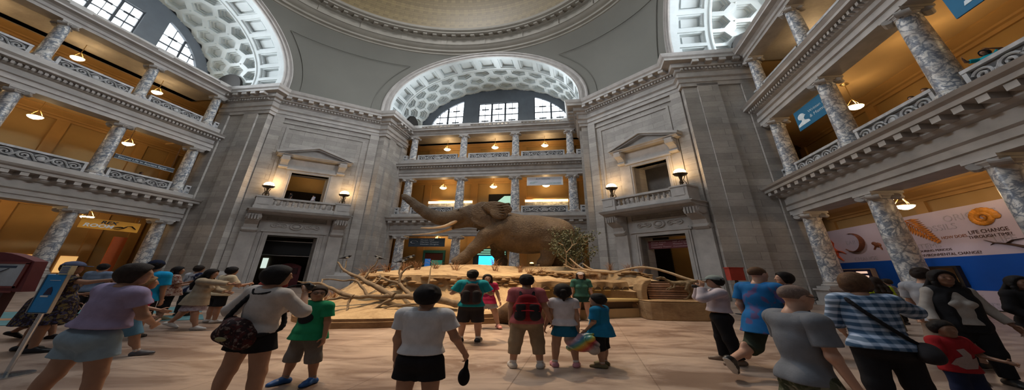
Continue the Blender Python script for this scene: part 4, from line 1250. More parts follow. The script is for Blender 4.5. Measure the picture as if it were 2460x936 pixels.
M_ROCK = sand_mat('shaded_boulder', (.12, .075, .045), (.05, .03, .02), 2)
OUT = [(-10.5, 13.5, .3), (-9.0, 11.3, .3), (-7.6, 9.6, .26), (-5.5, 8.5, .26), (-4.2, 8.72, .26), (-2, 9.4, .26), (0, 10.0, .34), (1.0, 10.4, .7), (1.35, 11.25, 1.2), (3.4, 11.95, 1.2),
       (5.55, 12.65, 1.2), (5.72, 11.9, 1.0), (7.0, 12.1, 1.35), (8.3, 12.0, 1.35), (9.6, 13.2, .9), (10.6, 16.5, .6), (9.6, 20, .5), (6, 22.6, .5), (-1, 23.2, .4), (-8, 20.5, .4), (-10.6, 17, .3)]
CPX, CPY = .4, 16.2
ang = np.array([math.atan2(y-CPY, x-CPX) for x, y, z in OUT]); ang = np.where(ang < ang[0]-1e-9, ang+2*PI, ang)
_o = np.argsort(ang)
ANG = ang[_o]; OX = np.array([OUT[i][0] for i in _o]); OY = np.array([OUT[i][1] for i in _o]); OZ = np.array([OUT[i][2] for i in _o])
def wob(x, y):
    return (sin(x*2.1+y*1.3)*.5+sin(x*.9-y*2.3+1)*.5+sin(x*4.7+y*3.1)*.3+sin(x*3.3-y*5.2)*.25)
def outl(q):
    q = (q-ANG[0]) % (2*PI)+ANG[0]
    A = np.append(ANG, ANG[0]+2*PI); f = lambda v: float(np.interp(q, A, np.append(v, v[0])))
    return f(OX), f(OY), f(OZ)
def mound(q, e):
    """point at inward distance e from the outline"""
    x, y, l = outl(q); L = math.hypot(x-CPX, y-CPY); k = max(0, 1-e/L)
    px, py = CPX+(x-CPX)*k, CPY+(y-CPY)*k
    s = float(np.interp(e, [0, .4, 1.1, 1.9, 2.2, 2.35, 3.2, 5, 6.2, 20], [0, .045, .13, .36, .50, .70, .765, .86, .985, 1]))
    z = l+(2.2-l)*s
    amp = .06*min(1, e/.4) if e < 2.3 else .025
    z += wob(px, py)*amp
    return px, py, z
plat = thing('display_platform', (CPX, CPY, 0), 'raised sandy savanna display platform carrying the elephant in the hall centre', 'platform')
E_ = [0, .05, .15, .3, .5, .75, 1.0, 1.3, 1.6, 1.9, 2.1, 2.2, 2.28, 2.36, 2.6, 3.0, 3.6, 4.4, 5.4, 6.4, 8, 10]
NQ = 260
mb = MB(fI, False)
pts = [mound(ANG[0]+2*PI*i/NQ, e) for e in E_ for i in range(NQ)]
mb.add(pts, [(j*NQ+i, j*NQ+(i+1) % NQ, (j+1)*NQ+(i+1) % NQ, (j+1)*NQ+i) for j in range(len(E_)-1) for i in range(NQ)]+[tuple((len(E_)-1)*NQ+i for i in range(NQ))])
mb.build('sandy_mound', M_SAND, plat, smooth=True)
mb = MB(fI, False)
pts = []
for i in range(NQ):
    x, y, l = outl(ANG[0]+2*PI*i/NQ); L = math.hypot(x-CPX, y-CPY); k = 1+.0/L
    for z, o in ((0, .04), (.17 if l < .5 else l*.5, .04), (.19 if l < .5 else l*.55, .0), (l+.01, 0)):
        k = 1+o/L; pts.append((CPX+(x-CPX)*k, CPY+(y-CPY)*k, z))
mb.add(pts, [(i*4+j, ((i+1) % NQ)*4+j, ((i+1) % NQ)*4+j+1, i*4+j+1) for i in range(NQ) for j in range(3)])
mb.build('base_wall', M_LIP, plat)
# eroded ledge, clods along the rim
mb = MB(fI, False)
for k in range(150):
    q = -2.85+2.6*k/149
    x, y, z = mound(q, 2.27+.06*sin(k*2.3)); mb.ball((x, y, z-.02), (.2+.08*sin(k*1.7), .16+.06*sin(k*2.9), .05+.025*sin(k*3.1)), 8, 5)
mb.build('eroded_ledge', M_SANDROCK, plat, smooth=True)
# bench alcove on the near right side
A0, A1 = np.array((1.2, 10.42)), np.array((5.67, 11.82))
al = np.linalg.norm(A1-A0); tx, ty = (A1-A0)/al
BN = lambda a, d, z: (A0[0]+tx*a-ty*d*1.0, A0[1]+ty*a+tx*d, z)
bench = thing('viewing_bench', (3.4, 11.1, 0), 'long built in bench with lit front edge in the sandstone alcove right of centre', 'bench')
M_BWOOD = mat('bench_tan', (.42, .29, .14), .45, .12, 1.5); M_BDK = mat('bench_dark', (.09, .055, .03), .6, .2, 2); M_BEDGE = mat('lit_edge', (.62, .46, .2), .35, .08, 2)
mb = MB(BN, False).box(.1, al-.02, .02, .6, 0, .36); mb.build('front_panel', M_BWOOD, bench)
mb = MB(BN, False).box(.1, al-.02, .14, .6, .36, .64); mb.build('recess', M_BDK, bench)  # dark colour paints the shadow under the seat
mb = MB(BN, False).run([(-.02, .64), (-.04, .7), (-.02, .76), (.62, .76), (.62, .64)], .1, al-.02); mb.build('seat', M_BEDGE, bench)  # brighter colour paints the light caught by the seat edge
mb = MB(BN, False).run([(.5, .76), (.58, 1.12), (.85, 1.12), (.85, .76)], .05, al-.02); mb.build('back_panel', mat('bench_back', (.2, .13, .06), .5, .15, 2), bench)
mb = MB(BN, False)
ptop = []
N = 60
for i in range(N+1):
    a = .02+(al-.04)*i/N
    for d, z in ((.52, 1.1), (.46, 1.2), (.5, 1.42), (.66, 1.5), (1.0, 1.5), (1.0, 1.1)):
        ptop.append((a, d+.02*sin(a*7+z*9), z+.02*sin(a*5+d*8)))
mb.add(ptop, [(i*6+j, i*6+(j+1) % 6, (i+1)*6+(j+1) % 6, (i+1)*6+j) for i in range(N) for j in range(6)]+[tuple(range(6)), tuple(N*6+j for j in range(6))])
mb.build('sandstone_cap', M_SANDROCK, bench, smooth=True)
for k in range(9):
    a = .42+k*.5
    X = lambda x, y, z, a=a: BN(a+x, y, z)
    o = MB(X, False).slab([(-.16+.0*q, 1.12) for q in range(1)]+[(.17*cos(PI-PI*q/8), 1.1+.13*sin(PI*q/8)) for q in range(9)], .40, .5).build('speaker_hole', M_BDK, bench)
    MB(X, False).box(-.15, .15, .38, .5, 1.06, 1.1).build('hole_sill', M_BEDGE, bench)
# rounded boulder closing the alcove on its left, its shadow painted into the colour
bd = Body(); bd.ell((.0, 0, .36), (.62, .5, .5), None, .1).ell((-.35, .15, .2), (.5, .4, .34), None, .12).ell((.4, .2, .3), (.4, .4, .42), None, .12).cut((0, 0, 0), (0, 0, -1))
V, Qd = bd.mesh(.05); V = V*np.array((1.5, 1, 1))+np.array((.55, 9.95, 0)); skin('boulder_mass', V, Qd, M_ROCK, plat)
# end block with niche
blk = thing('diorama_block', (7, 11.5, 0), 'sandstone end block holding the small dinosaur niche at the platform right end', 'display block')
mb = MB(fI, False)
pl = [(5.66, 11.25), (5.8, 11.1), (6.2, 11.0), (8.0, 11.02), (8.4, 11.2), (8.6, 11.7), (8.6, 12.4), (5.66, 12.4)]
mb.prism(pl, 0, .68); mb.prism([(x*.995+.03, y*.995+.06) for x, y in pl], .68, .74)
mb.build('base', M_SANDROCK, blk, bevel=.05)
mb = MB(fI, False)
arch = [(5.68, .72), (5.68, 1.1), (5.75, 1.35), (5.92, 1.52), (6.2, 1.58), (6.2, 1.42), (6.08, 1.36), (5.98, 1.2), (5.95, 1.05), (5.95, .72)]
mb.slab(arch, 11.5, 12.3); mb.build('niche_arch', M_SANDROCK, blk, bevel=.04)
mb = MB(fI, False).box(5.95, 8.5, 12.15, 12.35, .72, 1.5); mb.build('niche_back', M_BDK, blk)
mb = MB(fI, False)
for k in range(7): mb.box(6.2-.01*k, 7.95, 11.9-.012*(k % 2), 12.15, .76+k*.095, .835+k*.095)
mb.build('layered_slab', mat('pink_layered_stone', (.42, .25, .17), .8, .25, 4), blk, bevel=.015)
# small dinosaur model
dn = Body(); zz = lambda x, z, y=0: ((x-7.6)/1.5, y, z-.74)
dn.chain([zz(6.52, 1.62), zz(6.72, 1.655), zz(6.85, 1.64)], [.022, .045, .04], .02).cap(zz(6.55, 1.585), zz(6.8, 1.6), .015, .03, .015)
dn.chain([zz(6.85, 1.63), zz(7.02, 1.52), zz(7.25, 1.42), zz(7.6, 1.42), zz(7.95, 1.46)], [.04, .045, .085, .11, .09], .05)
dn.chain([zz(7.95, 1.47), zz(8.35, 1.54), zz(8.75, 1.5), zz(9.1, 1.44)], [.08, .045, .025, .01], .03)
for y in (-.08, .08):
    dn.chain([zz(7.25, 1.37, y), zz(7.2, 1.25, y*1.2), zz(7.02, 1.2, y*1.2), zz(6.92, 1.14, y)], [.03, .024, .017, .01], .02)
    f = .2 if y > 0 else 0
    dn.chain([zz(7.85+f, 1.4, y), zz(7.72+f, 1.18, y*1.2), zz(7.86+f, .98, y*1.2), zz(7.66+f, .8, y*1.2), zz(7.5+f, .76, y*1.2)], [.07, .055, .03, .024, .016], .03)
V, Qd = dn.mesh(.011); V = V*np.array((1.5, 1, 1))+np.array((7.6, 11.66, .74))
dino = skin('dinosaur_model', V, Qd, mat('speckled_hide', (.20, .145, .08), .7, .5, 9), None); tag(dino, 'small two legged dinosaur model standing before the layered stone niche', 'dinosaur model')
# ================================================================ fallen tree limb lying on the bank
M_BARK = mat('grey_bark', (.20, .145, .09), .85, .3, 5, bmp=.5, bdist=.02); M_PALEW = mat('pale_dry_wood', (.50, .36, .22), .8, .2, 4, bmp=.3)
BR = [([(-1.9, 9.85, .62), (-2.74, 9.75, .77), (-3.3, 9.7, .83), (-3.92, 9.65, .86), (-4.6, 9.6, .86), (-5.28, 9.55, .84), (-5.76, 9.5, .81), (-6.11, 9.45, .79), (-6.46, 9.3, .71)], .125, .03),
 ([(-4.2, 9.6, .87), (-5.19, 9.9, 1.23), (-5.97, 10.2, 1.5), (-6.71, 10.5, 1.72), (-7.24, 10.7, 2.06)], .10, .03),
 ([(-5.6, 9.5, .82), (-6.41, 9.6, 1.06), (-7.07, 9.8, 1.24), (-7.59, 9.9, 1.27), (-8.08, 10, 1.29)], .075, .02),
 ([(-3.6, 9.67, .88), (-4.2, 10, 1.25), (-4.81, 10.2, 1.41), (-5.32, 10.4, 1.55)], .08, .025), ([(-4.2, 10, 1.25), (-4.29, 10.1, 1.56), (-4.18, 10.2, 1.78), (-3.97, 10.3, 1.98)], .055, .03),
 ([(-5.1, 9.55, .88), (-5.51, 9.7, 1.2), (-5.78, 9.8, 1.38), (-6.32, 9.9, 1.37), (-7.18, 10, 1.41)], .055, .02), ([(-5.69, 10.1, 1.43), (-5.64, 10.3, 1.69), (-5.54, 10.4, 1.92), (-5.45, 10.5, 2.19)], .045, .018),
 ([(-4.15, 9.61, .85), (-4.46, 9.4, .62), (-4.76, 9.25, .42)], .055, .03), ([(-5.68, 9.5, .8), (-5.64, 9.4, .6), (-5.58, 9.25, .4)], .05, .03), ([(-2.9, 9.8, .85), (-3.12, 9.9, 1.16), (-3.19, 10.3, 1.62), (-3.25, 10.5, 2.0)], .045, .015),
 ([(-2.9, 9.72, .76), (-3.2, 9.5, .64), (-3.95, 9.4, .59), (-4.46, 9.3, .47)], .045, .02), ([(-6.75, 10.5, 1.7), (-6.81, 10.6, 1.91), (-6.84, 10.7, 2.19)], .03, .015), ([(-7.18, 10, 1.41), (-7.07, 9.8, 1.24)], .03, .025),
 ([(-5.64, 10.3, 1.69), (-5.3, 10.4, 1.8), (-5.0, 10.45, 1.84)], .03, .015), ([(-5.19, 9.9, 1.23), (-5.0, 10.1, 1.45), (-5.2, 10.3, 1.6)], .04, .02), ([(-4.29, 10.1, 1.56), (-4.38, 10.2, 1.8), (-4.36, 10.3, 2.05)], .04, .03)]
limb = thing('fallen_tree_limb', (-4.5, 9.5, .4), 'bare forked grey tree limb lying along the sandy bank left of centre', 'tree limb')
def curve(p, n=5):
    p = [np.array(x, float) for x in p]; out = []
    for i in range(len(p)-1):
        p0, p1, p2, p3 = p[max(i-1, 0)], p[i], p[i+1], p[min(i+2, len(p)-1)]
        for k in range(n):
            t = k/n; out.append(.5*(2*p1+(p2-p0)*t+(2*p0-5*p1+4*p2-p3)*t*t+(3*p1-p0-3*p2+p3)*t**3))
    out.append(p[-1]); return out
for i, (p, r0, r1) in enumerate(BR):
    c = curve(p); n = len(c)
    mb = MB(fI, False).tube([q+np.array((.02*sin(7*j+i), 0, .015*sin(5*j+i))) for j, q in enumerate(c)], [(r0+(r1-r0)*j/(n-1))*(1+.12*sin(j*2.1+i)) for j in range(n)], 10)
    mb.build('trunk' if i == 0 else 'branch', M_BARK, limb, smooth=True)
BR2 = [([(5.16, 13, 1.85), (5.83, 13, 2.02), (6.58, 13, 2.14), (7.2, 12.8, 2.06), (7.72, 12.5, 1.87), (8.18, 12.2, 1.64), (8.6, 12.05, 1.5)], .04, .065), ([(3.11, 13.5, 2.56), (3.45, 13.3, 2.21), (3.78, 13.1, 1.98), (4.33, 13, 1.9), (5.16, 13, 1.85)], .03, .06),
       ([(3.74, 13.4, 2.31), (4.11, 13.2, 2.02), (4.58, 13, 1.9), (5.16, 13, 1.85)], .03, .06), ([(2.8, 13.6, 2.26), (3.2, 13.4, 2.04), (3.56, 13.2, 2.01), (3.9, 13.08, 1.97)], .025, .035)]
limb2 = thing('arched_dry_branch', (5.5, 12.9, 1.6), 'long pale arched dry branch along the top of the platform right side', 'branch')
for i, (p, r0, r1) in enumerate(BR2):
    c = curve(p); n = len(c)
    MB(fI, False).tube(c, [r0+(r1-r0)*j/(n-1) for j in range(n)], 8).build('stem' if i == 0 else 'twig', M_PALEW, limb2, smooth=True)
# small birds perched on the limb and the rim
M_BIRD = mat('black_plumage', (.012, .013, .018), .5, .2, 8); M_BIRDW = mat('pale_plumage', (.45, .47, .45), .6, .1, 8)
PER = ('highest on the left twig', 'on the upright middle twig', 'on the right fork', 'behind the right fork')
for (x, y, z), wd, dr in zip(((-6.9, 10.7, 2.2), (-5.43, 10.5, 2.19), (-4.36, 10.3, 2.06), (-4.2, 10.6, 2.24)), PER, (1, -1, 1, 1)):
    t = thing('bird', (x, y, z), 'small black and white bird perched '+wd+' of the fallen limb', 'bird', 'birds on the fallen limb')
    b = Body(); b.ell((0, 0, .07), (.1, .05, .055), rotm(0, -.35*dr, 0), .02).ell((.09*dr, 0, .13), (.04, .035, .037), None, .03).cap((.12*dr, 0, .13), (.165*dr, 0, .125), .012, .003, .01).cap((-.07*dr, 0, .05), (-.2*dr, 0, .01), .03, .012, .02)
    for s_ in (-.02, .02): b.cap((0, s_, .05), (0, s_, -.005), .007, .006, .008)
    V, Qd = b.mesh(.008); skin('plumage', V*np.array((1.5, 1, 1))+np.array((x, y, z)), Qd, M_BIRD, t)
    b = Body(); b.ell((.025*dr, -.022, .06), (.055, .035, .035), None, .02); V, Qd = b.mesh(.01); skin('breast', V*np.array((1.5, 1, 1))+np.array((x, y, z)), Qd, M_BIRDW, t)
# dry grass tufts on the rim and thorn shrub behind the hind legs
M_GRASS = mat('dry_red_grass', (.30, .15, .065), .8, .4, 3); M_GRASS2 = mat('straw_grass', (.42, .27, .12), .8, .3, 3)
rg = random.Random(3)
def tuft(mb, x, y, z, n, h, spread):
    for k in range(n):
        q = rg.uniform(0, 2*PI); l = h*rg.uniform(.5, 1); r = spread*rg.uniform(.2, 1)
        p = (x+rg.uniform(-.12, .12), y+rg.uniform(-.1, .1), z-.03)
        mb.tube([p, (p[0]+r*cos(q)*.45, p[1]+r*sin(q)*.45, z+l*.7), (p[0]+r*cos(q), p[1]+r*sin(q), z+l)], [.009, .007, .002], 3, caps=False)
for nm, spots, m_, lb in (('dry_grass', [(-8.2, 11.8), (-7.6, 11.6), (-6.3, 11.9), (-5.8, 12.1), (-4.9, 12.2), (-4.4, 12.1), (-3.6, 12.3), (-2.6, 12.0), (-7.0, 12.4), (-5.2, 12.6)], M_GRASS, 'reddish dry grass tufts along the rim behind the fallen limb'),
                     ('dry_grass', [(.9, 13.2), (.5, 13.4), (-.8, 13.2), (1.6, 13.6), (-.9, 14.2), (4.0, 13.6), (4.5, 13.4), (5.2, 13.5), (6.2, 13.5), (6.8, 13.5), (3.3, 13.2)], M_GRASS, 'reddish dry grass tufts on the rim before the elephant and to its right')):
    mb = MB(fI, False)
    for x, y in spots:
        q = math.atan2(y-CPY, x-CPX); ox, oy, l = outl(q); e = math.hypot(ox-CPX, oy-CPY)-math.hypot(x-CPX, y-CPY)
        tuft(mb, x, y, mound(q, e)[2], 26, .46, .5)
    o = mb.build(nm, m_); tag(o, lb, 'grass', kind='stuff')
shrub = thing('thorn_shrub', (3.3, 14.3, 2.15), 'tall grey green thorn shrub behind the elephant hind legs', 'shrub')
mb = MB(fI, False); lv = MB(fI, False)
for k in range(26):
    q = rg.uniform(0, 2*PI); h = rg.uniform(.9, 2.1); r = rg.uniform(.2, 1.1)
    p0 = np.array((3.5+rg.uniform(-.25, .25), 14.4+rg.uniform(-.2, .2), 2.1)); p2 = np.array((3.5+r*cos(q)*1.15, 14.4+r*sin(q)*.6, 2.1+h)); p1 = (p0+p2)/2+np.array((rg.uniform(-.2, .2), 0, .15))
    c = curve([p0, p1, p2], 4); mb.tube(c, [.03-.024*j/8 for j in range(9)], 5, caps=False)
    for w in range(110):
        t = c[rg.randrange(2, 9)]+np.array([rg.gauss(0, .14), rg.gauss(0, .1), rg.gauss(0, .14)])
        a = rg.uniform(0, PI); s_ = rg.uniform(.035, .075); d1 = np.array((cos(a), .3*sin(a*3), sin(a)))*s_; d2 = np.array((-sin(a)*.5, .4, cos(a)*.5))*s_
        lv.add([tuple(t-d1), tuple(t+d2), tuple(t+d1), tuple(t-d2)], [(0, 1, 2, 3)])
mb.build('stems', M_PALEW, shrub); o = lv.build('foliage', mat('dusty_green_leaf', (.12, .125, .06), .8, .4, 6), shrub, recalc=False); o['kind'] = 'stuff'
mb = MB(fI, False)
for p in ([(3.0, 14.0, 2.2), (3.05, 14.0, 2.9), (2.85, 14.0, 3.4)], [(3.05, 14, 2.9), (3.4, 14, 3.3), (3.3, 14, 3.7)], [(2.9, 14, 3.3), (2.6, 14, 3.45)], [(3.4, 14, 3.3), (3.75, 14, 3.45)]):
    c = curve(p, 4); mb.tube(c, [.03-.02*j/(len(c)-1) for j in range(len(c))], 6)
mb.build('bare_twigs', M_PALEW, shrub)
t = thing('spot_lamp', (1.15, 14.2, 2.2), 'small lit floor lamp on the sand by the elephant hind foot', 'lamp')
MB(lambda x, y, z: (1.15+x, 14.2+y, 2.22+z), False).lathe([(.14, -.06), (.14, .05), (.1, .08)], n=12).build('housing', M_BRONZE, t)
MB(lambda x, y, z: (1.15+x, 14.2+y, 2.22+z), False).lathe([(.1, .08), (.11, .12), (.01, .15)], n=12).build('lens', emat('warm_lens', (1, .7, .25), 4), t)
t = thing('blue_panel', W(*fF(5.0, 1.2, 0)), 'bright blue standing panel with pale dots behind the elephant hind legs', 'sign')
MB(fF).box(4.55, 5.35, 1.2, 1.26, 2.5, 4.2).build('panel', mat('sky_blue_panel', (.02, .25, .55), .5, .1), t)
for z in (2.95, 3.6): MB(fF).box(4.8, 5.1, 1.17, 1.2, z, z+.3).build('dot', M_PALEBL, t)
for a in (4.6, 5.2): MB(fF).box(a, a+.1, 1.2, 1.26, 0, 2.5).build('leg', M_IRON, t)

# ================================================================ the elephant
def hide_mat():
    m, nt, b = _nt('elephant_hide')
    o = coords(nt, 'Object')
    n = noise(nt, 1.1, 6, o, .6); n2 = noise(nt, 9, 8, o, .7, .4)
    v = nt.nodes.new('ShaderNodeTexVoronoi'); v.feature = 'DISTANCE_TO_EDGE'; v.inputs['Scale'].default_value = 7; nt.links.new(o, v.inputs['Vector'])
    c = ramp(nt, n, [(.3, (.095, .062, .036)), (.65, (.19, .13, .075))])
    c = mixc(nt, .7, c, ramp(nt, n2, [(.3, (.6, .58, .55)), (.65, (1.1, 1.1, 1.1))]), 'MULTIPLY')
    nt.links.new(c, b.inputs['Base Color']); b.inputs['Roughness'].default_value = .75
    mx = nt.nodes.new('ShaderNodeMath'); mx.operation = 'ADD'; nt.links.new(v.outputs[0], mx.inputs[0]); nt.links.new(n2, mx.inputs[1])
    bump(nt, b, mx.outputs[0], .8, .05); MATS['elephant_hide'] = m; return m
M_HIDE = hide_mat(); M_IVORY = mat('ivory', (.78, .56, .34), .4, .12, 3)
eb = Body(); K = .35
# trunk of the body
eb.ell((.95, 0, 4.36), (1.55, 1.05, 1.22), rotm(0, .05, 0), K).ell((-.05, 0, 4.42), (.95, .95, 1.15), None, K).ell((1.9, 0, 4.3), (.92, .88, 1.08), rotm(0, .25, 0), K).ell((.6, 0, 4.0), (1.2, .95, .95), None, K)
# neck and head
eb.cap((-.3, 0, 4.9), (-1.35, 0, 5.35), .82, .72, K)
eb.ell((-1.6, 0, 5.55), (.66, .56, .66), rotm(0, .3, 0), .25).ell((-2.15, 0, 5.5), (.42, .42, .48), rotm(0, .5, 0), .2).ell((-1.75, 0, 5.95), (.42, .4, .3), None, .2)
eb.cap((-1.75, 0, 5.1), (-2.35, 0, 4.82), .36, .2, .2).cap((-2.35, 0, 4.8), (-2.62, 0, 4.6), .17, .07, .1)
for s_ in (-1, 1):
    eb.ell((-2.3, .3*s_, 5.35), (.28, .18, .3), None, .12).ell((-2.3, .4*s_, 5.78), (.14, .08, .1), None, .08)
    eb.cap((-2.3, .28*s_, 5.2), (-2.6, .3*s_, 4.98), .16, .13, .1)
    # folded ear
    eb.ell((-1.15, .68*s_, 5.62), (.66, .12, .74), rotm(.18*s_, .2, -.32*s_), .06).ell((-.62, .90*s_, 5.85), (.68, .09, .44), rotm(.1*s_, .1, -.28*s_), .06).ell((-1.2, .74*s_, 5.05), (.56, .1, .50), rotm(.22*s_, 0, -.3*s_), .06)
    eb.ell((-.55, .95*s_, 5.45), (.42, .08, .40), rotm(.2*s_, .4, -.3*s_), .05)
    for j in range(5): eb.cap((-1.25+j*.09, .80*s_, 5.95-.12*j), (-.12-.06*j, 1.06*s_, 6.1-.19*j), .075, .05, .03)
    for j in range(4): eb.cap((-1.5+j*.17, .80*s_, 5.3), (-1.6+j*.24, .80*s_, 4.6+.06*j), .07, .045, .03)
# trunk
eb.chain([(-2.2, 0, 5.55), (-2.7, 0, 5.28), (-3.23, 0, 5.28), (-3.71, 0, 5.53), (-4.21, 0, 5.97), (-4.69, 0, 6.49), (-4.92, 0, 6.7), (-5.02, 0, 6.85)], [.5, .5, .43, .35, .28, .215, .17, .15], .12)
for j in range(16):
    t = j/15; p = np.array((-3.0, 0, 5.24))*(1-t)+np.array((-4.75, 0, 6.5))*t+np.array((0, 0, -.32*sin(PI*t)))
    eb.ell(p+np.array((.0, 0, .05)), (.06, .45-.26*t, .45-.26*t), rotm(0, .75, 0), .05)
# legs
def leg(pts, rad, toe):
    eb.chain(pts, rad, .14); f = pts[-1]
    eb.cap((f[0], f[1], f[2]+.12), (f[0]-.06, f[1], f[2]+.1), rad[-1]*1.02, rad[-1]*1.02, .08)
leg([(-.35, -.5, 4.5), (-.95, -.55, 4.1), (-1.5, -.55, 3.3), (-1.95, -.55, 2.7), (-2.15, -.55, 2.36)], [.56, .48, .32, .27, .27], 1)
leg([(-.25, .5, 4.3), (-.55, .5, 3.7), (-.62, .5, 3.1), (-.42, .5, 2.6), (-.42, .5, 2.36)], [.55, .42, .28, .25, .25], 1)
leg([(1.75, -.48, 4.3), (1.62, -.52, 3.7), (1.6, -.52, 3.05), (1.48, -.52, 2.6), (1.42, -.52, 2.36)], [.68, .54, .33, .28, .28], 1)
leg([(2.0, .48, 4.2), (2.2, .5, 3.7), (2.3, .5, 3.15), (2.1, .5, 2.65), (2.02, .5, 2.36)], [.66, .5, .30, .26, .27], 1)
# tail
eb.chain([(2.65, 0, 4.5), (2.8, 0, 4.25), (3.0, -.05, 4.1), (3.25, -.05, 4.09), (3.45, -.05, 4.2)], [.1, .075, .06, .05, .04], .06)
eb.cut((0, 0, 2.16), (0, 0, -1))
V, Qd = eb.mesh(.036)
ETX = lambda V: V*np.array((1.5, 1, 1))+np.array((0, 16.5, 0))
ele = thing('elephant', (0, 16.5, 2.2), 'huge brown mounted elephant striding left with trunk raised on the sandy platform', 'elephant')
skin('body', ETX(V), Qd, M_HIDE, ele)
for s_, pts in ((-1, [(-2.45, -.34, 5.08), (-2.65, -.42, 4.85), (-2.95, -.5, 4.64), (-3.4, -.5, 4.53), (-3.95, -.42, 4.53)]), (1, [(-2.45, .34, 5.0), (-2.75, .45, 4.7), (-3.2, .55, 4.48), (-3.8, .55, 4.32), (-4.5, .4, 4.2)])):
    c = curve(pts, 6); n = len(c)
    mb = MB(lambda x, y, z: (x*1.5, y+16.5, z), False).tube(c, [.115*(1-.75*(j/(n-1))**1.5) for j in range(n)], 12); mb.build('tusk', M_IVORY, ele, smooth=True)
for s_ in (-1, 1):
    MB(lambda x, y, z: (x*1.5, y+16.5, z), False).ball((-2.37, s_*.465, 5.77), (.055, .03, .055)).build('eye', mat('dark_eye', (.01, .008, .006), .15), ele, smooth=True)
for (fx, fy) in ((-2.15, -.55), (-.42, .5), (1.42, -.52), (2.02, .5)):
    for j in range(4):
        q = PI+(-.75+.5*j)
        MB(lambda x, y, z: (x*1.5, y+16.5, z), False).ball((fx-.06+.3*cos(q), fy+.3*sin(q), 2.27), (.06, .07, .075), 8, 6).build('toenail', mat('toenail', (.3, .24, .17), .5), ele, smooth=True)
mb = MB(lambda x, y, z: (x*1.5, y+16.5, z), False)
for k in range(30):
    q = rg.uniform(0, 2*PI); mb.tube([(3.43, -.05, 4.19), (3.5+.05*cos(q), -.05+.05*sin(q), 4.2+.05*sin(q)), (3.62+.07*cos(q), -.05+.05*sin(q), 4.12+.09*sin(q))], [.012, .01, .003], 4)
o = mb.build('tail_tuft', M_BLACK, ele); o['kind'] = 'stuff'
# ================================================================ people
SXP = 1.55                               # people share the hall's broad proportions
SKIN = {k: mat('skin_'+k, c, .5, .08, 9, bmp=.05) for k, c in dict(fair=(.52, .30, .21), tan=(.40, .22, .14), olive=(.36, .19, .115), brown=(.20, .10, .06)).items()}
HAIR = {k: mat('hair_'+k, c, .62, .3, 22, bmp=.5, spec=.2) for k, c in dict(black=(.012, .010, .010), dark=(.026, .017, .013), brown=(.10, .055, .03), blond=(.26, .16, .075), grey=(.19, .14, .12)).items()}
M_EYEW = mat('eye_white', (.7, .68, .65), .3, .02); M_LIP = mat('lips', (.36, .12, .1), .45)
CL = {}
def cloth(name, col, var=.14, sc=7):
    if name not in CL: CL[name] = mat('cloth_'+name, col, .85, var, sc, bmp=.35, bdist=.006, spec=.2)
    return CL[name]
def pattern(name, base, cols, sc=9, kind='noise'):
    """printed or woven cloth"""
    if name in CL: return CL[name]
    m, nt, b = _nt('cloth_'+name); o = coords(nt, 'Object')
    if kind == 'plaid':
        w = []
        for ax, s in (('X', 5.2), ('Z', 8.0)):
            n = nt.nodes.new('ShaderNodeTexWave'); n.bands_direction = ax; n.inputs['Scale'].default_value = s/2; n.inputs['Distortion'].default_value = 1.2; n.inputs['Detail'].default_value = 2; n.inputs['Detail Scale'].default_value = 1.5
            nt.links.new(o, n.inputs['Vector']); w.append(n.outputs[1])
        c = mixc(nt, .5, ramp(nt, w[0], [(.3, cols[0]), (.6, base)]), ramp(nt, w[1], [(.35, cols[1]), (.65, base)]))
        c = mixc(nt, .8, c, ramp(nt, w[1], [(.5, (.45, .5, .55)), (.8, (1.25, 1.2, 1.2))]), 'MULTIPLY')
    elif kind == 'stripe':
        n = nt.nodes.new('ShaderNodeTexWave'); n.bands_direction = 'Z'; n.inputs['Scale'].default_value = sc; nt.links.new(o, n.inputs['Vector'])
        c = ramp(nt, n.outputs[1], [(.45, base), (.55, cols[0])])
    else:
        n = noise(nt, sc, 3, o, .5, .6); n2 = noise(nt, sc*1.7, 2, o, .5, .3)
        c = ramp(nt, n, [(.42, base), (.5, cols[0])]) if len(cols) == 1 else mixc(nt, ramp(nt, n2, [(.55, (0, 0, 0)), (.62, (1, 1, 1))]), ramp(nt, n, [(.5, base), (.58, cols[0])]), cols[1])
    nt.links.new(c, b.inputs['Base Color']); b.inputs['Roughness'].default_value = .85; b.inputs['Specular IOR Level'].default_value = .2
    CL[name] = m; return m
def uvec(v): v = np.array(v, float); return v/np.linalg.norm(v)

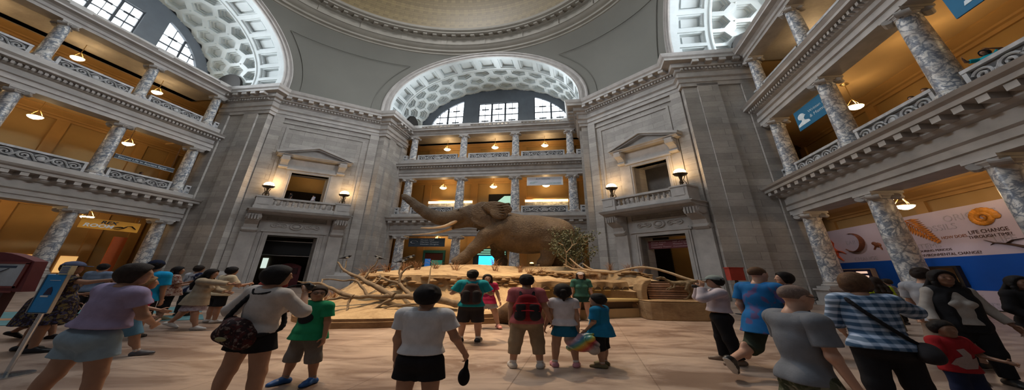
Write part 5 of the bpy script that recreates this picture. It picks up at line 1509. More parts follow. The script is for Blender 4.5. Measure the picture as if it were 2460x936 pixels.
def person(key, X, Y, H, psi, label, skin_='tan', hair=('short', 'black'), sex='m', build=1.0, kid=0.0, hy=0, hp=0, lean=0, leanx=0, twist=0,
           arms=None, legs=((0, 0, .06), (0, 0, .06)), top=None, bottom=None, shoes=None, socks=None, hat=None, face=False, glasses=False, h=.012, z0=0.0, upper=False, curl=.6):
    """legs: (swing, knee bend, spread); arms: (upper direction, forearm direction) for right(+x) then left"""
    hh = H*(.136+.036*kid); L = H-hh
    w = build
    hipz, kneez, ankz = .565*L, .30*L, .048*L
    shz = L*.935; shw = H*(.106 if sex == 'm' else .094)*(1-.06*kid)*min(1.12, .75+.25*w)
    hipw = H*.054*(.7+.3*w)
    ua, fa = .172*H, .148*H
    piv = np.array((0, 0, hipz+.02*H))
    RL = rotm(-lean, leanx, twist)
    up = lambda p: piv+RL @ (np.array(p, float)-piv)
    neckb, neckt = up((0, -.012*H, L*.975)), up((0, .008*H, L*1.03))
    sh = [up((s*shw, -.01*H, shz)) for s in (1, -1)]
    if arms is None: arms = (((.16, .02, -1), (.08, .18, -1)), ((-.16, .02, -1), (-.08, .18, -1)))
    arms = list(arms)
    el = [sh[i]+ua*uvec(arms[i][0]) for i in (0, 1)]; wr = [el[i]+fa*uvec(arms[i][1]) for i in (0, 1)]
    hip = [np.array((s*hipw, 0, hipz)) for s in (1, -1)]
    kn, an, fd = [], [], []
    for i, (sw, bd, ab) in enumerate(legs):
        s = 1 if i == 0 else -1
        k_ = hip[i]+(hipz-kneez)*uvec((s*ab, sin(sw), -cos(sw))); a_ = k_+(kneez-ankz)*uvec((s*ab*.6, sin(sw-bd), -cos(sw-bd)))
        kn.append(k_); an.append(a_)
        fp = max(0, -(sw-bd)-.12)*.95 if sw-bd < 0 else -(max(0, sw-bd-.1))*.5
        fd.append((uvec((s*.18, cos(fp), -sin(fp))), uvec((0, -sin(fp), -cos(fp)))))
    low = min((an[i]+fd[i][1]*.047*H*1.0+max(0, -fd[i][0][2])*-.1*H*np.array((0, 0, 1)))[2] for i in (0, 1))
    dz = -low
    cp, sp = cos(psi), sin(psi)
    def T(V):
        V = np.atleast_2d(np.array(V, float))
        return np.stack([X+SXP*(V[:, 0]*cp-V[:, 1]*sp), Y+V[:, 0]*sp+V[:, 1]*cp, V[:, 2]+dz+z0], 1)
    root = thing('person', (X, Y, z0), label, 'person')
    def put(name, B, m, parent=root, hx=None, lab=None):
        V, Q_ = B.mesh(hx or h)
        return skin(name, T(V), Q_, m, parent, lab)
    # head frame
    Mh = RL @ rotm(-hp, leanx*-.4, hy); hc = neckt+Mh @ np.array((0, .02*hh, .40*hh))
    hd = lambda p: hc+Mh @ (np.array(p, float)*hh)
    def trunk(B, g, k, wst=True):
        B.ell(up((0, -.004*H, hipz+.02*H)), (H*.092*w+g, H*.066*w+g, H*.072+g), RL, k)
        B.ell(up((0, .004*H*w, L*.70)), (H*(.079 if sex == 'm' else .074)*w+g, H*.062*w+g, H*.095+g), RL, k)
        B.ell(up((0, -.004*H, L*.815)), (H*(.097 if sex == 'm' else .087)*(.6+.4*w)+g, H*.068*(.6+.4*w)+g, H*.115+g), RL, k)
        B.cap(sh[0]*.86+sh[1]*.14+RL @ np.array((0, 0, -.006*H)), sh[1]*.86+sh[0]*.14+RL @ np.array((0, 0, -.006*H)), .042*H+g, None, k)
        B.cap(up((0, -.012*H, L*.93)), neckb, .048*H+g*.6, .036*H+g*.4, k)
        if sex == 'f' and kid < .5:
            for s in (1, -1): B.ell(up((s*.042*H, .058*H, L*.80)), (.036*H+g*.5, .034*H+g*.5, .036*H+g*.5), None, .03)
        for s in (1, -1): B.ell(up((s*.042*H, -.035*H, hipz+.0*H)), (.052*H*w+g, .05*H*w+g, .055*H+g), None, k)
    def leg(B, i, g, k, frac=1.0, cutb=False, flare=0):
        s = 1 if i == 0 else -1
        a, kk, b = hip[i], kn[i], an[i]
        R0, R1, R2 = .058*H*(.6+.4*w), .038*H*(.7+.3*w), .024*H
        if frac <= .5:
            e = a+(kk-a)*frac*2; B.cap(a, e, R0+g, R0+(R1-R0)*frac*2+g+flare, k, cutb=cutb)
        else:
            B.cap(a, kk, R0+g, R1+g+flare*.5, k)
            f = (frac-.5)*2; e = kk+(b-kk)*f; B.cap(kk, e, R1*.98+g+flare*.5, R1+(R2-R1)*f+g+flare, k, cutb=cutb)
    def arm(B, i, g, k, frac=1.0, cutb=False, flare=0):
        R0, R1, R2 = .030*H*(.65+.35*w), .024*H*(.8+.2*w), .0165*H
        if frac <= .5:
            e = sh[i]+(el[i]-sh[i])*frac*2; B.cap(sh[i], e, R0+g, R0+(R1-R0)*frac*2+g+flare, k, cutb=cutb)
        else:
            B.cap(sh[i], el[i], R0+g, R1+g+flare*.5, k); f = (frac-.5)*2
            B.cap(el[i], el[i]+(wr[i]-el[i])*f, R1+g+flare*.5, R1+(R2-R1)*f+g+flare, k, cutb=cutb)
    # ---- body: one continuous skin
    B = Body()
    trunk(B, -.006, .05)
    B.cap(neckb, neckt+Mh @ np.array((0, 0, .1*hh)), .037*H*(.8+.2*w), .033*H*(.8+.2*w), .03)
    B.ell(hd((0, -.07, .12)), np.array((.345, .43, .37))*hh, Mh, .02).ell(hd((0, .10, -.14)), np.array((.275, .31, .38))*hh, Mh, .05)
    B.cap(hd((-.06, .27, -.40)), hd((.06, .27, -.40)), .105*hh, None, .04).cap(hd((0, .39, .05)), hd((0, .48, -.11)), .04*hh, .06*hh, .02)
    B.cap(hd((-.17, .34, .1)), hd((.17, .34, .1)), .06*hh, None, .02)
    B.ell(hd((0, .39, -.245)), np.array((.11, .05, .04))*hh, Mh, .01)
    for s in (1, -1):
        B.ell(hd((s*.345, -.03, -.04)), np.array((.045, .10, .14))*hh, Mh, .01).ell(hd((s*.16, .27, -.1)), np.array((.1, .12, .12))*hh, Mh, .03)
    for i in (0, 1):
        s = 1 if i == 0 else -1
        arm(B, i, 0, .03)
        d = uvec(arms[i][1]); n = np.array((-s, .25, 0.0)); n = n-d*(n@d)
        if np.linalg.norm(n) < .2: n = np.array((0, 0, -1.0))-d*(-d[2])
        n = uvec(n); wx = np.cross(d, n); wx = wx if wx[1] > -.1 else -wx
        pw = wr[i]+d*.03*H; MP = np.stack([wx, n, d], 1)
        B.ell(pw+d*.008*H, (.024*H, .0105*H, .034*H), MP, .015)
        for f in range(4):
            o = (f-1.5)*.0125*H; ln = (.046, .052, .049, .038)[f]*H; base = pw+d*.034*H+wx*-o
            c1 = curl*(.55+.1*f); d1 = d*cos(c1)+n*sin(c1); d2 = d*cos(c1*2.2)+n*sin(c1*2.2)
            m1 = base+d1*ln*.52
            B.cap(pw+d*.01*H+wx*-o*.8, base, .0068*H, .0062*H, .006).cap(base, m1, .0062*H, .0055*H, .004).cap(m1, m1+d2*ln*.5, .0054*H, .0045*H, .004)
        t0 = wr[i]+d*.016*H+wx*.018*H; t1 = t0+(d*.5+wx*.75+n*.35)*.03*H; t2 = t1+(d*.85+wx*.15+n*.45)*.026*H
        B.cap(t0, t1, .0085*H, .0072*H, .012).cap(t1, t2, .007*H, .0055*H, .005)
        leg(B, i, 0, .03)
        k_, a_ = kn[i], an[i]; c_ = k_+(a_-k_)*.3
        B.ell(c_+np.array((0, -.012*H, 0)), (.029*H, .032*H, .075*H), None, .03)
        B.cap(a_, a_+fd[i][1]*.02*H+fd[i][0]*.07*H, .022*H, .02*H, .02)
    put('body', B, SKIN[skin_])
    # ---- face
    if face:
        for s in (1, -1):
            E_ = Body().ell(hd((s*.15, .345, .03)), np.array((.07, .06, .04))*hh, Mh); put('eye', E_, M_EYEW, hx=.006)
            E_ = Body().ell(hd((s*.15, .395, .03)), np.array((.035, .02, .037))*hh, Mh); put('pupil', E_, M_BLACK, hx=.004)
            E_ = Body().cap(hd((s*.09, .40, .135)), hd((s*.23, .355, .145)), .018*hh); put('eyebrow', E_, HAIR[hair[1]], hx=.005)
        E_ = Body().ell(hd((0, .425, -.245)), np.array((.1, .025, .035))*hh, Mh); put('lips', E_, M_LIP, hx=.005)
    if glasses:
        mb = MB(fI, False)
        fr_ = [tuple(T(hd((s*.16+.1*cos(q), .46, .03+.09*sin(q))))[0]) for s in (1,) for q in [2*PI*j/12 for j in range(13)]]; mb.tube(fr_, .0035, 5)
        mb.tube([tuple(T(hd((-.16+.1*cos(q), .46, .03+.09*sin(q))))[0]) for q in [2*PI*j/12 for j in range(13)]], .0035, 5)
        mb.tube([tuple(T(hd(p))[0]) for p in ((.37, 0, .06), (.28, .42, .05), (.06, .47, .04), (-.06, .47, .04), (-.28, .42, .05), (-.37, 0, .06))], .0035, 5)
        mb.build('glasses', M_BLACK, root)
    # ---- hair
    st, hc_ = hair
    if st != 'none':
        B = Body()
        e = .10 if st in ('crop', 'short') else .15
        if st == 'crop': e = .03
        B.ell(hd((0, -.08, .13)), np.array((.345+e, .43+e, .37+e))*hh, Mh, .02)
        if st not in ('crop',): B.ell(hd((0, -.2, -.10)), np.array((.34+e*.6, .3+e, .38))*hh, Mh, .05)
        B.cut(hd((0, .24, .12)), Mh @ (uvec((0, .80, -.60)) if st in ('crop', 'short') else uvec((0, .95, -.32))))
        if st == 'crop': B.cut(hd((0, .0, -.12)), Mh @ uvec((0, 0, -1.0)))
        if st == 'short': B.cut(hd((0, -.2, -.34)), Mh @ uvec((0, .3, -1.0)))
        rr = random.Random(key)
        if st in ('bob', 'long', 'pony'):
            for s in (1, -1): B.chain([hd((s*.33, .02, .1)), hd((s*.38, -.02, -.2)), hd((s*.35, -.03, -.42 if st != 'pony' else -.2))], [.11*hh, .12*hh, .09*hh], .03)
            B.ell(hd((0, -.25, -.22)), np.array((.38, .24, .34))*hh, Mh, .05)
        for j in range(0 if st == 'crop' else 26):
            q, f = rr.uniform(0, 2*PI), rr.uniform(-.3, 1.2); p = hd((.36*cos(q)*cos(f), -.12+.44*sin(q)*cos(f), .12+.4*sin(f)))
            B.ell(p, np.array((.1, .1, .08))*hh, None, .02)
        put('hair', B, HAIR[hc_])
        if st in ('long', 'pony', 'bun'):
            B = Body()
            if st == 'long':
                bk = lambda x, y, z: up((x*H, y*H, z*L))
                for x in (-.05, 0, .05): B.chain([hd((x*6, -.36, -.05)), bk(x*1.2, -.075, .97), bk(x*1.3, -.1, .86), bk(x*1.1, -.095, .76)], [.16*hh, .2*hh, .19*hh, .1*hh], .03)
                for s in (1, -1): B.chain([hd((s*.36, 0, 0)), hd((s*.4, .02, -.4)), bk(s*.055, .03, .9), bk(s*.06, .07, .82)], [.1*hh, .13*hh, .13*hh, .07*hh], .03)
            elif st == 'pony':
                B.chain([hd((0, -.45, .1)), hd((0, -.64, 0)), hd((0, -.62, -.35)), hd((0, -.55, -.75))], [.1*hh, .16*hh, .17*hh, .06*hh], .03)
            else: B.ell(hd((0, -.5, .3)), np.array((.22, .2, .2))*hh, None, .02)
            put('hair_length' if st != 'bun' else 'hair_bun', B, HAIR[hc_])
    if hat:
        kd, hm = hat
        B = Body().ell(hd((0, -.06, .16)), np.array((.48, .57, .47))*hh, Mh, .02).cut(hd((0, 0, .14)), Mh @ np.array((0, .12, -1.0))); put('cap_crown', B, hm)
        if kd == 'cap':
            B = Body().ell(hd((0, .55, .17)), np.array((.31, .36, .035))*hh, Mh @ rotm(-.15), .02); put('cap_brim', B, hm)
    # ---- top
    if top:
        tm, slv, hem, loose = top[:4]
        g = .010+loose*H*.01
        B = Body(); trunk(B, g, .06)
        hz = hem*L
        if hem < .53:
            B.cap(up((0, 0, .6*L)), up((0, 0, hz-.02)), .10*H*w+g, .115*H*w+g*1.6, .05)
        else:
            B.ell(up((0, .0, hz)), (H*.094*w+g*1.3, H*.072*w+g*1.3, H*.07), RL, .05)
        B.cut(up((0, 0, hz)), RL @ uvec((0, .04, -1.0))).cut(neckb+RL @ np.array((0, .0, .012*H)), RL @ uvec((0, -.25, 1.0)))
        V1, Q1 = B.mesh(h)
        if slv > 0:
            Vs, Qs = [V1], [Q1]; n0 = len(V1)
            for i in (0, 1):
                B = Body(); B.cap(sh[i]*.8+sh[1-i]*.2, sh[i], .038*H+g, .033*H+g, .03); arm(B, i, g, .03, slv, True, .006*H*(1 if slv < .5 else .4))
                V, Q_ = B.mesh(h); Vs.append(V); Qs.append(Q_+n0); n0 += len(V)
            V1, Q1 = np.concatenate(Vs), np.concatenate(Qs)
        skin(top[4] if len(top) > 4 else 'shirt', T(V1), Q1, tm, root)
    if bottom:
        kd, bm_, fr_ = bottom[:3]
        B = Body(); g = .009+.004*H
        if kd == 'skirt':
            B.ell(up((0, -.004*H, hipz+.02*H)), (H*.094*w+g, H*.07*w+g, H*.07+g), RL, .05)
            e = np.array((0, 0, hipz-fr_*hipz)); B.cap((0, -.005*H, hipz+.03*H), e, .085*H*w+g, .125*H*w+g, .05, cutb=True)
        else:
            B.ell(up((0, -.004*H, hipz+.02*H)), (H*.094*w+g, H*.07*w+g, H*.07+g), RL, .05)
            for s in (1, -1): B.ell(up((s*.042*H, -.036*H, hipz)), (.054*H*w+g, .052*H*w+g, .057*H+g), None, .05)
            for i in (0, 1): leg(B, i, g, .04, fr_, True, {'shorts': .016*H, 'capri': .008*H, 'pants': .010*H}[kd])
        B.cut(up((0, 0, hipz+.075*H)), RL @ uvec((0, 0, 1.0)))
        put({'shorts': 'shorts', 'capri': 'capri_trousers', 'pants': 'trousers', 'skirt': 'skirt'}[kd], B, bm_)
    if not upper:
        for i in (0, 1):
            f, dn = fd[i]; a_ = an[i]
            if socks:
                B = Body().cap(a_+uvec(kn[i]-a_)*.055*H, a_, .026*H, .026*H, .01, cuta=True); put('sock', B, socks)
            if shoes:
                sd = np.cross(f, dn)
                hl, bl, te = a_+dn*.026*H-f*.022*H, a_+dn*.028*H+f*.062*H, a_+dn*.034*H+f*.105*H
                B = Body().cap(a_+dn*.008*H, hl, .027*H, .029*H, .02).cap(hl, bl, .029*H, .030*H, .02).cap(bl, te, .030*H, .024*H, .02).cap(a_+dn*.004*H+f*.02*H, bl, .026*H, .022*H, .02)
                B.cut(a_+dn*.046*H, dn); put('shoe', B, shoes if not isinstance(shoes, tuple) else shoes[0])
                if isinstance(shoes, tuple):
                    B = Body().cap(hl+dn*.012*H, bl+dn*.012*H, .0275*H, .0285*H, .02).cap(bl+dn*.012*H, te+dn*.008*H, .0285*H, .021*H, .02); B.cut(a_+dn*.034*H, -dn).cut(a_+dn*.0475*H, dn); put('sole', B, shoes[1])
    return dict(root=root, T=T, up=up, hd=hd, sh=sh, el=el, wr=wr, H=H, L=L, hh=hh, hip=hip, kn=kn, an=an, RL=RL, w=w, arms=arms, h=h)

def backpack(P, label, m, m2, mp, z0=.60, z1=.93, wd=.085, dp=.06, trim_=None, pos='backpack'):
    H, L, up, T = P['H'], P['L'], P['up'], P['T']
    base = T(up((0, -.12*H, z0*L)))[0]
    t = thing('backpack', tuple(base), label, 'backpack')
    yb = -.078*H-.012*H
    def put(n, B, mm, hx=None): V, Q_ = B.mesh(hx or P['h']); return skin(n, T(V), Q_, mm, t)
    zc, hz = (z0+z1)/2*L, (z1-z0)/2*L
    B = Body()
    for sx in (-1, 1):
        B.chain([up((sx*wd*.62*H, yb-dp*.55*H, z0*L+.045*H)), up((sx*wd*.62*H, yb-dp*.6*H, zc)), up((sx*wd*.42*H, yb-dp*.4*H, z1*L-.035*H))], [.047*H, .05*H, .036*H], .05)
    B.cap(up((0, yb-dp*.6*H, z0*L+.05*H)), up((0, yb-dp*.5*H, z1*L-.03*H)), .052*H, .042*H, .05)
    put('main_bag', B, m)
    B = Body()
    for sx in (-1, 1): B.cap(up((sx*wd*.62*H, yb-dp*1.05*H, z0*L+.05*H)), up((sx*wd*.55*H, yb-dp*1.05*H, zc+.02*H)), .046*H, .042*H, .05)
    put('front_pocket', B, m2)
    if trim_:
        for zz in (z0*L+(z1-z0)*L*.44, z0*L+(z1-z0)*L*.72):
            pts = [tuple(T(up((x*wd*1.0*H, yb-dp*(2.0-.55*abs(x))*H, zz-.012*H*abs(x))))[0]) for x in [-1+.2*i for i in range(11)]]
            MB(fI, False).tube(pts, .008, 6).build('zip_trim', trim_, t)
    for sx in (-1, 1):
        a = [up((sx*.045*H, yb-.03*H, z1*L-.02*H)), up((sx*.055*H, -.035*H, L*.962)), up((sx*.062*H, .03*H, L*.94)), up((sx*.07*H, .08*H, L*.86)), up((sx*.08*H, .06*H, L*.74)), up((sx*.085*H, yb+.01*H, L*.66))]
        B = Body(); c = curve(a, 3); B.chain(c, [.012*H]*len(c), .01); put('strap', B, mp)
    return t

D = None
W_ = cloth('white', (.60, .60, .62)); BLK = cloth('black', (.012, .012, .014)); BLK2 = cloth('off_black', (.022, .02, .022))
M_SHOEW = mat('white_shoe', (.55, .52, .48), .5); M_SHOEB = mat('black_shoe', (.015, .015, .016), .4); M_SOLEW = mat('white_sole', (.6, .6, .58), .5); M_PINKSH = mat('pink_sandal', (.55, .25, .3), .5); M_BROWNSH = mat('olive_sandal', (.16, .13, .06), .6)
M_SOCK = cloth('sock', (.6, .58, .56))

# ---------------- nearest row
p14 = person('p14', -3.34, 3.65, 1.67, -.30, 'woman in white elbow-sleeve top and black shorts photographing, seen from behind left of centre', 'tan', ('bob', 'black'), 'f', 1.0, hy=-.45, leanx=.09,
   arms=(((.11, .16, -.22), (-.10, .08, .23)), ((-.15, -.04, -.22), (-.02, .1, -.25))), legs=((.04, .02, .13), (-.05, .03, .12)), top=(cloth('white_knit', (.50, .47, .45)), .62, .62, 1.0, 'knit_top'), bottom=('shorts', BLK, .2), shoes=M_SHOEB, h=.0085)
p16 = person('p16', -1.0, 3.22, 1.47, -.10, 'boy in white t-shirt and long black shorts, seen from behind in the foreground', 'tan', ('short', 'black'), 'm', .92, .55, hy=.1,
   arms=(((.42, .1, -1), (.16, .55, -.7)), ((-.14, .0, -1), (-.02, .12, -1))), legs=((0, .03, .06), (0, .03, .06)), top=(W_, .30, .63, 1.4, 't_shirt'), bottom=('shorts', BLK, .26), shoes=M_SHOEB, h=.0085)
p1 = person('p1', -5.12, 3.45, 1.66, -.22, 'woman in lilac t-shirt and pale blue shorts walking away at the left front', 'tan', ('bob', 'dark'), 'f', 1.16, hy=-.65, lean=.06, leanx=.10,
   arms=(((.25, .35, -1), (-.45, .7, -.45)), ((-.2, .25, -1), (.2, .9, -.3))), legs=((.14, .05, .10), (-.14, .08, .10)), top=(cloth('lilac', (.33, .28, .44)), .27, .66, 1.5, 't_shirt'), bottom=('shorts', cloth('pale_blue', (.27, .37, .45)), .27), shoes=M_SHOEW, h=.009)
p15 = person('p15', -3.27, 4.54, 1.39, PI-.35, 'boy in green t-shirt with round black print shading his eyes with one hand', 'olive', ('short', 'dark'), 'm', 1.0, .6, hy=.95, face=True, glasses=True,
   arms=(((.35, .75, -.30), (.1, .45, 1.0)), ((-.22, -.02, -1), (-.12, .12, -1))), legs=((.1, .05, .1), (-.06, .05, .12)), top=(cloth('green', (.012, .22, .10)), .34, .52, 1.5, 't_shirt'), bottom=('shorts', cloth('grey', (.15, .14, .13)), .62), shoes=(mat('blue_shoe', (.01, .08, .28), .45), M_BLACK), socks=cloth('grey_sock', (.2, .2, .2)), h=.0085)
p27 = person('p27', 4.66, 3.5, 1.69, -.55, 'woman in blue and white plaid shirt and black trousers reaching right, seen from behind', 'tan', ('bob', 'brown'), 'f', 1.15, hy=-.3, lean=.14,
   arms=(((.6, .75, -.45), (.35, 1, -.35)), ((-.25, .3, -1), (.2, .8, -.6))), legs=((.12, .1, .07), (-.1, .1, .07)), top=(pattern('blue_plaid', (.36, .46, .60), ((.05, .11, .20), (.07, .15, .26)), kind='plaid'), .60, .56, 1.6, 'plaid_shirt'), bottom=('pants', BLK, .97), shoes=M_SHOEB, h=.0095)
p26 = person('p26', 2.74, 2.65, 1.55, -1.5, 'short haired man in grey t-shirt and glasses walking right in the right foreground', 'fair', ('crop', 'grey'), 'm', .8, hp=.08, lean=.08, glasses=True,
   arms=(((.18, .0, -1), (.1, .25, -1)), ((-.18, .2, -1), (-.05, .4, -1))), legs=((.3, .1, .05), (-.25, .25, .05)), top=(cloth('grey_tee', (.16, .175, .20)), .36, .56, 1.4, 't_shirt'), bottom=('shorts', pattern('camo', (.10, .11, .07), ((.04, .05, .03), (.2, .2, .15))), .5), shoes=M_SHOEB, h=.009)
# ---------------- middle row
p24 = person('p24', 4.70, 5.0, 1.88, -1.15, 'tall close-cropped man in blue patterned t-shirt striding right with back heel raised', 'fair', ('crop', 'brown'), 'm', 1.1, hy=-.1, lean=.08,
   arms=(((.2, .25, -1), (-.1, .8, .0)), ((-.2, -.2, -1), (.0, .3, -1))), legs=((.38, .05, .05), (-.42, .75, .05)), top=(pattern('blue_flower', (.012, .12, .32), ((.015, .13, .36), (.10, .08, .20)), 3.2), .36, .47, 1.5, 't_shirt'), bottom=('shorts', cloth('dark_green', (.035, .045, .03)), .62), shoes=(M_SHOEB, M_SOLEW), h=.0095)
p23 = person('p23', 4.52, 5.86, 1.66, 1.25, 'man in pale lilac long-sleeve shirt, grey cap and black trousers holding a camera up', 'tan', ('short', 'black'), 'm', 1.02, hy=.05, lean=-.06, hat=('cap', cloth('grey_cap', (.20, .24, .23))),
   arms=(((.25, .9, -.45), (-.40, -.15, .95)), ((-.25, .9, -.45), (.40, -.15, .95))), legs=((.05, .03, .10), (-.12, .03, .12)), top=(cloth('pale_lilac', (.48, .43, .47)), .97, .66, 1.5, 'long_sleeve_shirt'), bottom=('pants', BLK, .98), shoes=mat('tan_shoe', (.2, .14, .1), .5), h=.0095)
p19 = person('p19', .33, 5.4, 1.62, 0.0, 'woman in pink top and khaki cropped trousers with red and black backpack, seen from behind', 'tan', ('short', 'black'), 'f', 1.12,
   arms=(((.28, .0, -1), (.30, .25, -1)), ((-.16, .0, -1), (-.05, .15, -1))), legs=((0, .02, .12), (0, .02, .14)), top=(cloth('pink', (.38, .115, .13)), .34, .54, 1.4, 'top'), bottom=('capri', cloth('khaki', (.25, .19, .125)), .79), shoes=M_SHOEW, socks=M_SOCK, h=.0095)
p20 = person('p20', 1.08, 5.48, 1.44, -.05, 'girl in white puff-sleeve top and teal skirt with pink sandals, seen from behind', 'tan', ('pony', 'black'), 'f', .92, .75,
   arms=(((.16, .0, -1), (.05, .1, -1)), ((-.28, .02, -1), (-.22, .2, -1))), legs=((0, .02, .10), (0, .02, .12)), top=(cloth('white_blouse', (.52, .50, .53)), .24, .59, 1.3, 'blouse'), bottom=('skirt', cloth('teal', (.01, .10, .18)), .22), shoes=M_PINKSH, socks=M_SOCK, h=.0095)
p21 = person('p21', 1.80, 5.51, 1.27, .95, 'small boy in blue t-shirt and black shorts holding a bright plastic bag', 'tan', ('short', 'black'), 'm', 1.0, .9, hy=.1,
   arms=(((.2, .1, -1), (.0, .6, -.8)), ((-.2, .1, -1), (.05, .6, -.8))), legs=((.04, .03, .05), (-.04, .03, .05)), top=(cloth('bright_blue', (.01, .16, .32)), .40, .50, 1.8, 't_shirt'), bottom=('shorts', BLK, .53), shoes=(M_BROWNSH, M_BLACK), socks=M_SOCK, h=.0095)
p17 = person('p17', -1.05, 7.24, 1.73, .05, 'man in turquoise t-shirt and dark shorts with dark backpack, facing the elephant', 'tan', ('short', 'black'), 'm', 1.1, hy=-.2,
   arms=(((.5, .15, -.85), (-.35, .85, .1)), ((-.55, .15, -.85), (.3, .85, .1))), legs=((.0, .02, .08), (0, .02, .08)), top=(cloth('turquoise', (.01, .23, .28)), .36, .56, 1.7, 't_shirt'), bottom=('shorts', BLK2, .5), shoes=(M_SHOEB, M_SOLEW), socks=M_SOCK, h=.0105)
p18 = person('p18', -.80, 9.0, 1.62, PI+.15, 'woman in dark and pink clothes behind the turquoise man, facing the camera', 'tan', ('long', 'dark'), 'f', 1.0, face=True,
   arms=(((.2, .2, -1), (.1, .5, -.8)), ((-.3, .1, -1), (-.2, .3, -1))), legs=((.05, .0, .08), (.12, 0, .30)), top=(cloth('crimson', (.36, .02, .07)), .3, .52, 1.4, 'top'), bottom=('shorts', cloth('pale_short', (.35, .35, .38)), .3), shoes=mat('rose_shoe', (.5, .22, .2), .5), h=.011)
p22 = person('p22', 2.89, 10.75, 1.78, PI-.05, 'woman in green v-neck top, green shorts and white cap standing before the bench', 'fair', ('long', 'dark'), 'f', 1.02, face=True, hy=-.15, hat=('cap', cloth('white_cap', (.62, .56, .54))),
   arms=(((.22, .05, -1), (.12, .15, -1)), ((-.22, .05, -1), (-.12, .15, -1))), legs=((0, .0, .06), (0, 0, .06)), top=(cloth('dull_green', (.035, .11, .085)), .38, .56, 1.6, 'top'), bottom=('shorts', cloth('deep_green', (.015, .05, .04)), .24), shoes=M_SHOEW, socks=M_SOCK, h=.0115)
p25 = person('p25', 6.75, 6.4, 1.76, .95, 'dark haired woman with one hand to her face between two men on the right', 'fair', ('bob', 'black'), 'f', .95, hy=.3, face=True,
   arms=(((.3, .5, -.7), (-.35, .35, 1.0)), ((-.2, .0, -1), (-.1, .3, -1))), top=(cloth('dark_navy', (.012, .015, .035)), .5, .5, 1.2, 'top'), bottom=('pants', BLK, .97), shoes=M_SHOEB, h=.0105)
p30 = person('p30', 8.25, 4.95, 1.80, PI-.35, 'woman with long black hair in white sweater and black vest, facing the camera at right', 'brown', ('long', 'black'), 'f', 1.12, face=True,
   arms=(((.35, .0, -1), (.12, .45, -.8)), ((-.35, .05, -1), (-.3, .4, -.9))), legs=((.0, .02, .06), (.05, .05, .06)), top=(cloth('cream_sweater', (.36, .33, .30)), .95, .58, .5, 'sweater'), bottom=('pants', BLK, .97), shoes=M_SHOEB, h=.0095)
p31 = person('p31', 6.15, 3.9, 1.08, PI-.1, 'small child in red t-shirt with pale print at the lower right', 'brown', ('short', 'black'), 'm', 1.0, 1.0, face=True,
   arms=(((.35, .3, -.8), (.5, .6, .0)), ((-.3, .3, -.8), (-.1, .8, -.1))), top=(cloth('red', (.27, .012, .016)), .40, .53, 1.6, 't_shirt'), bottom=('shorts', cloth('navy', (.012, .018, .05)), .55), shoes=M_SHOEB, h=.0095)
p32 = person('p32', 10.75, 5.5, 1.73, PI-.2, 'dark haired girl in black jacket over pale top at the right edge', 'brown', ('long', 'black'), 'f', 1.0, face=True,
   arms=(((.3, .1, -1), (-.3, .6, -.7)), ((-.25, .1, -1), (.3, .6, -.6))), top=(cloth('black_jacket', (.010, .009, .010)), .95, .52, 1.6, 'jacket'), bottom=('pants', BLK, .97), shoes=M_SHOEB, h=.0105)
p29 = person('p29', 9.15, 5.75, 1.88, -1.2, 'young man in light grey t-shirt walking right behind the woman in the black vest', 'fair', ('short', 'dark'), 'm', .98, face=True, hp=.1, hy=.3,
   arms=(((.2, .2, -1), (-.1, .7, -.5)), ((-.2, .1, -1), (.1, .6, -.6))), legs=((.2, .05, .05), (-.2, .15, .05)), top=(cloth('light_grey', (.34, .34, .36)), .38, .52, 1.6, 't_shirt'), bottom=('shorts', cloth('sand_short', (.34, .25, .19)), .52), shoes=M_SHOEB, h=.0105)
p28 = person('p28', 12.6, 9.0, 1.72, -.3, 'person in bright yellow vest with long dark hair near the right columns', 'tan', ('long', 'dark'), 'f', 1.0,
   top=(cloth('hi_vis', (.48, .62, .02)), .5, .5, 1.8, 'yellow_vest'), bottom=('pants', cloth('khaki2', (.2, .17, .11)), .97), shoes=M_SHOEB, h=.014)
p33 = person('p33', 15.9, 11, 1.7, .6, 'person in black and white striped top by the second right column', 'tan', ('short', 'dark'), 'f', 1.0,
   top=(pattern('bw_stripe', (.02, .02, .02), ((.5, .5, .5),), 9, 'stripe'), .4, .5, 1.5, 'striped_top'), bottom=('pants', BLK, .97), shoes=M_SHOEB, h=.016)
H = p30['H']; L = p30['L']; up = p30['up']; B = Body()
B.ell(up((0, 0, L*.70)), (H*.12, H*.105, H*.13), None, .05).ell(up((0, -.004*H, L*.815)), (H*.128, H*.105, H*.14), None, .05).ell(up((0, 0, L*.58)), (H*.13, H*.108, H*.12), None, .05)
for s in (1, -1): B.cap(p30['sh'][0 if s > 0 else 1]*.8+p30['sh'][1 if s > 0 else 0]*.2+np.array((0, 0, .01)), up((s*.03*H, -.01*H, L*.96)), .062*H, .05*H, .04)
B.cap(up((0, .16*H, L*.5)), up((0, .14*H, L*1.0)), .09*H, .085*H, .02, sub=True).cut(up((0, 0, .5*L)), (0, 0, -1))
V, Qd = B.mesh(.0095); skin('vest', p30['T'](V), Qd, BLK, p30['root'])
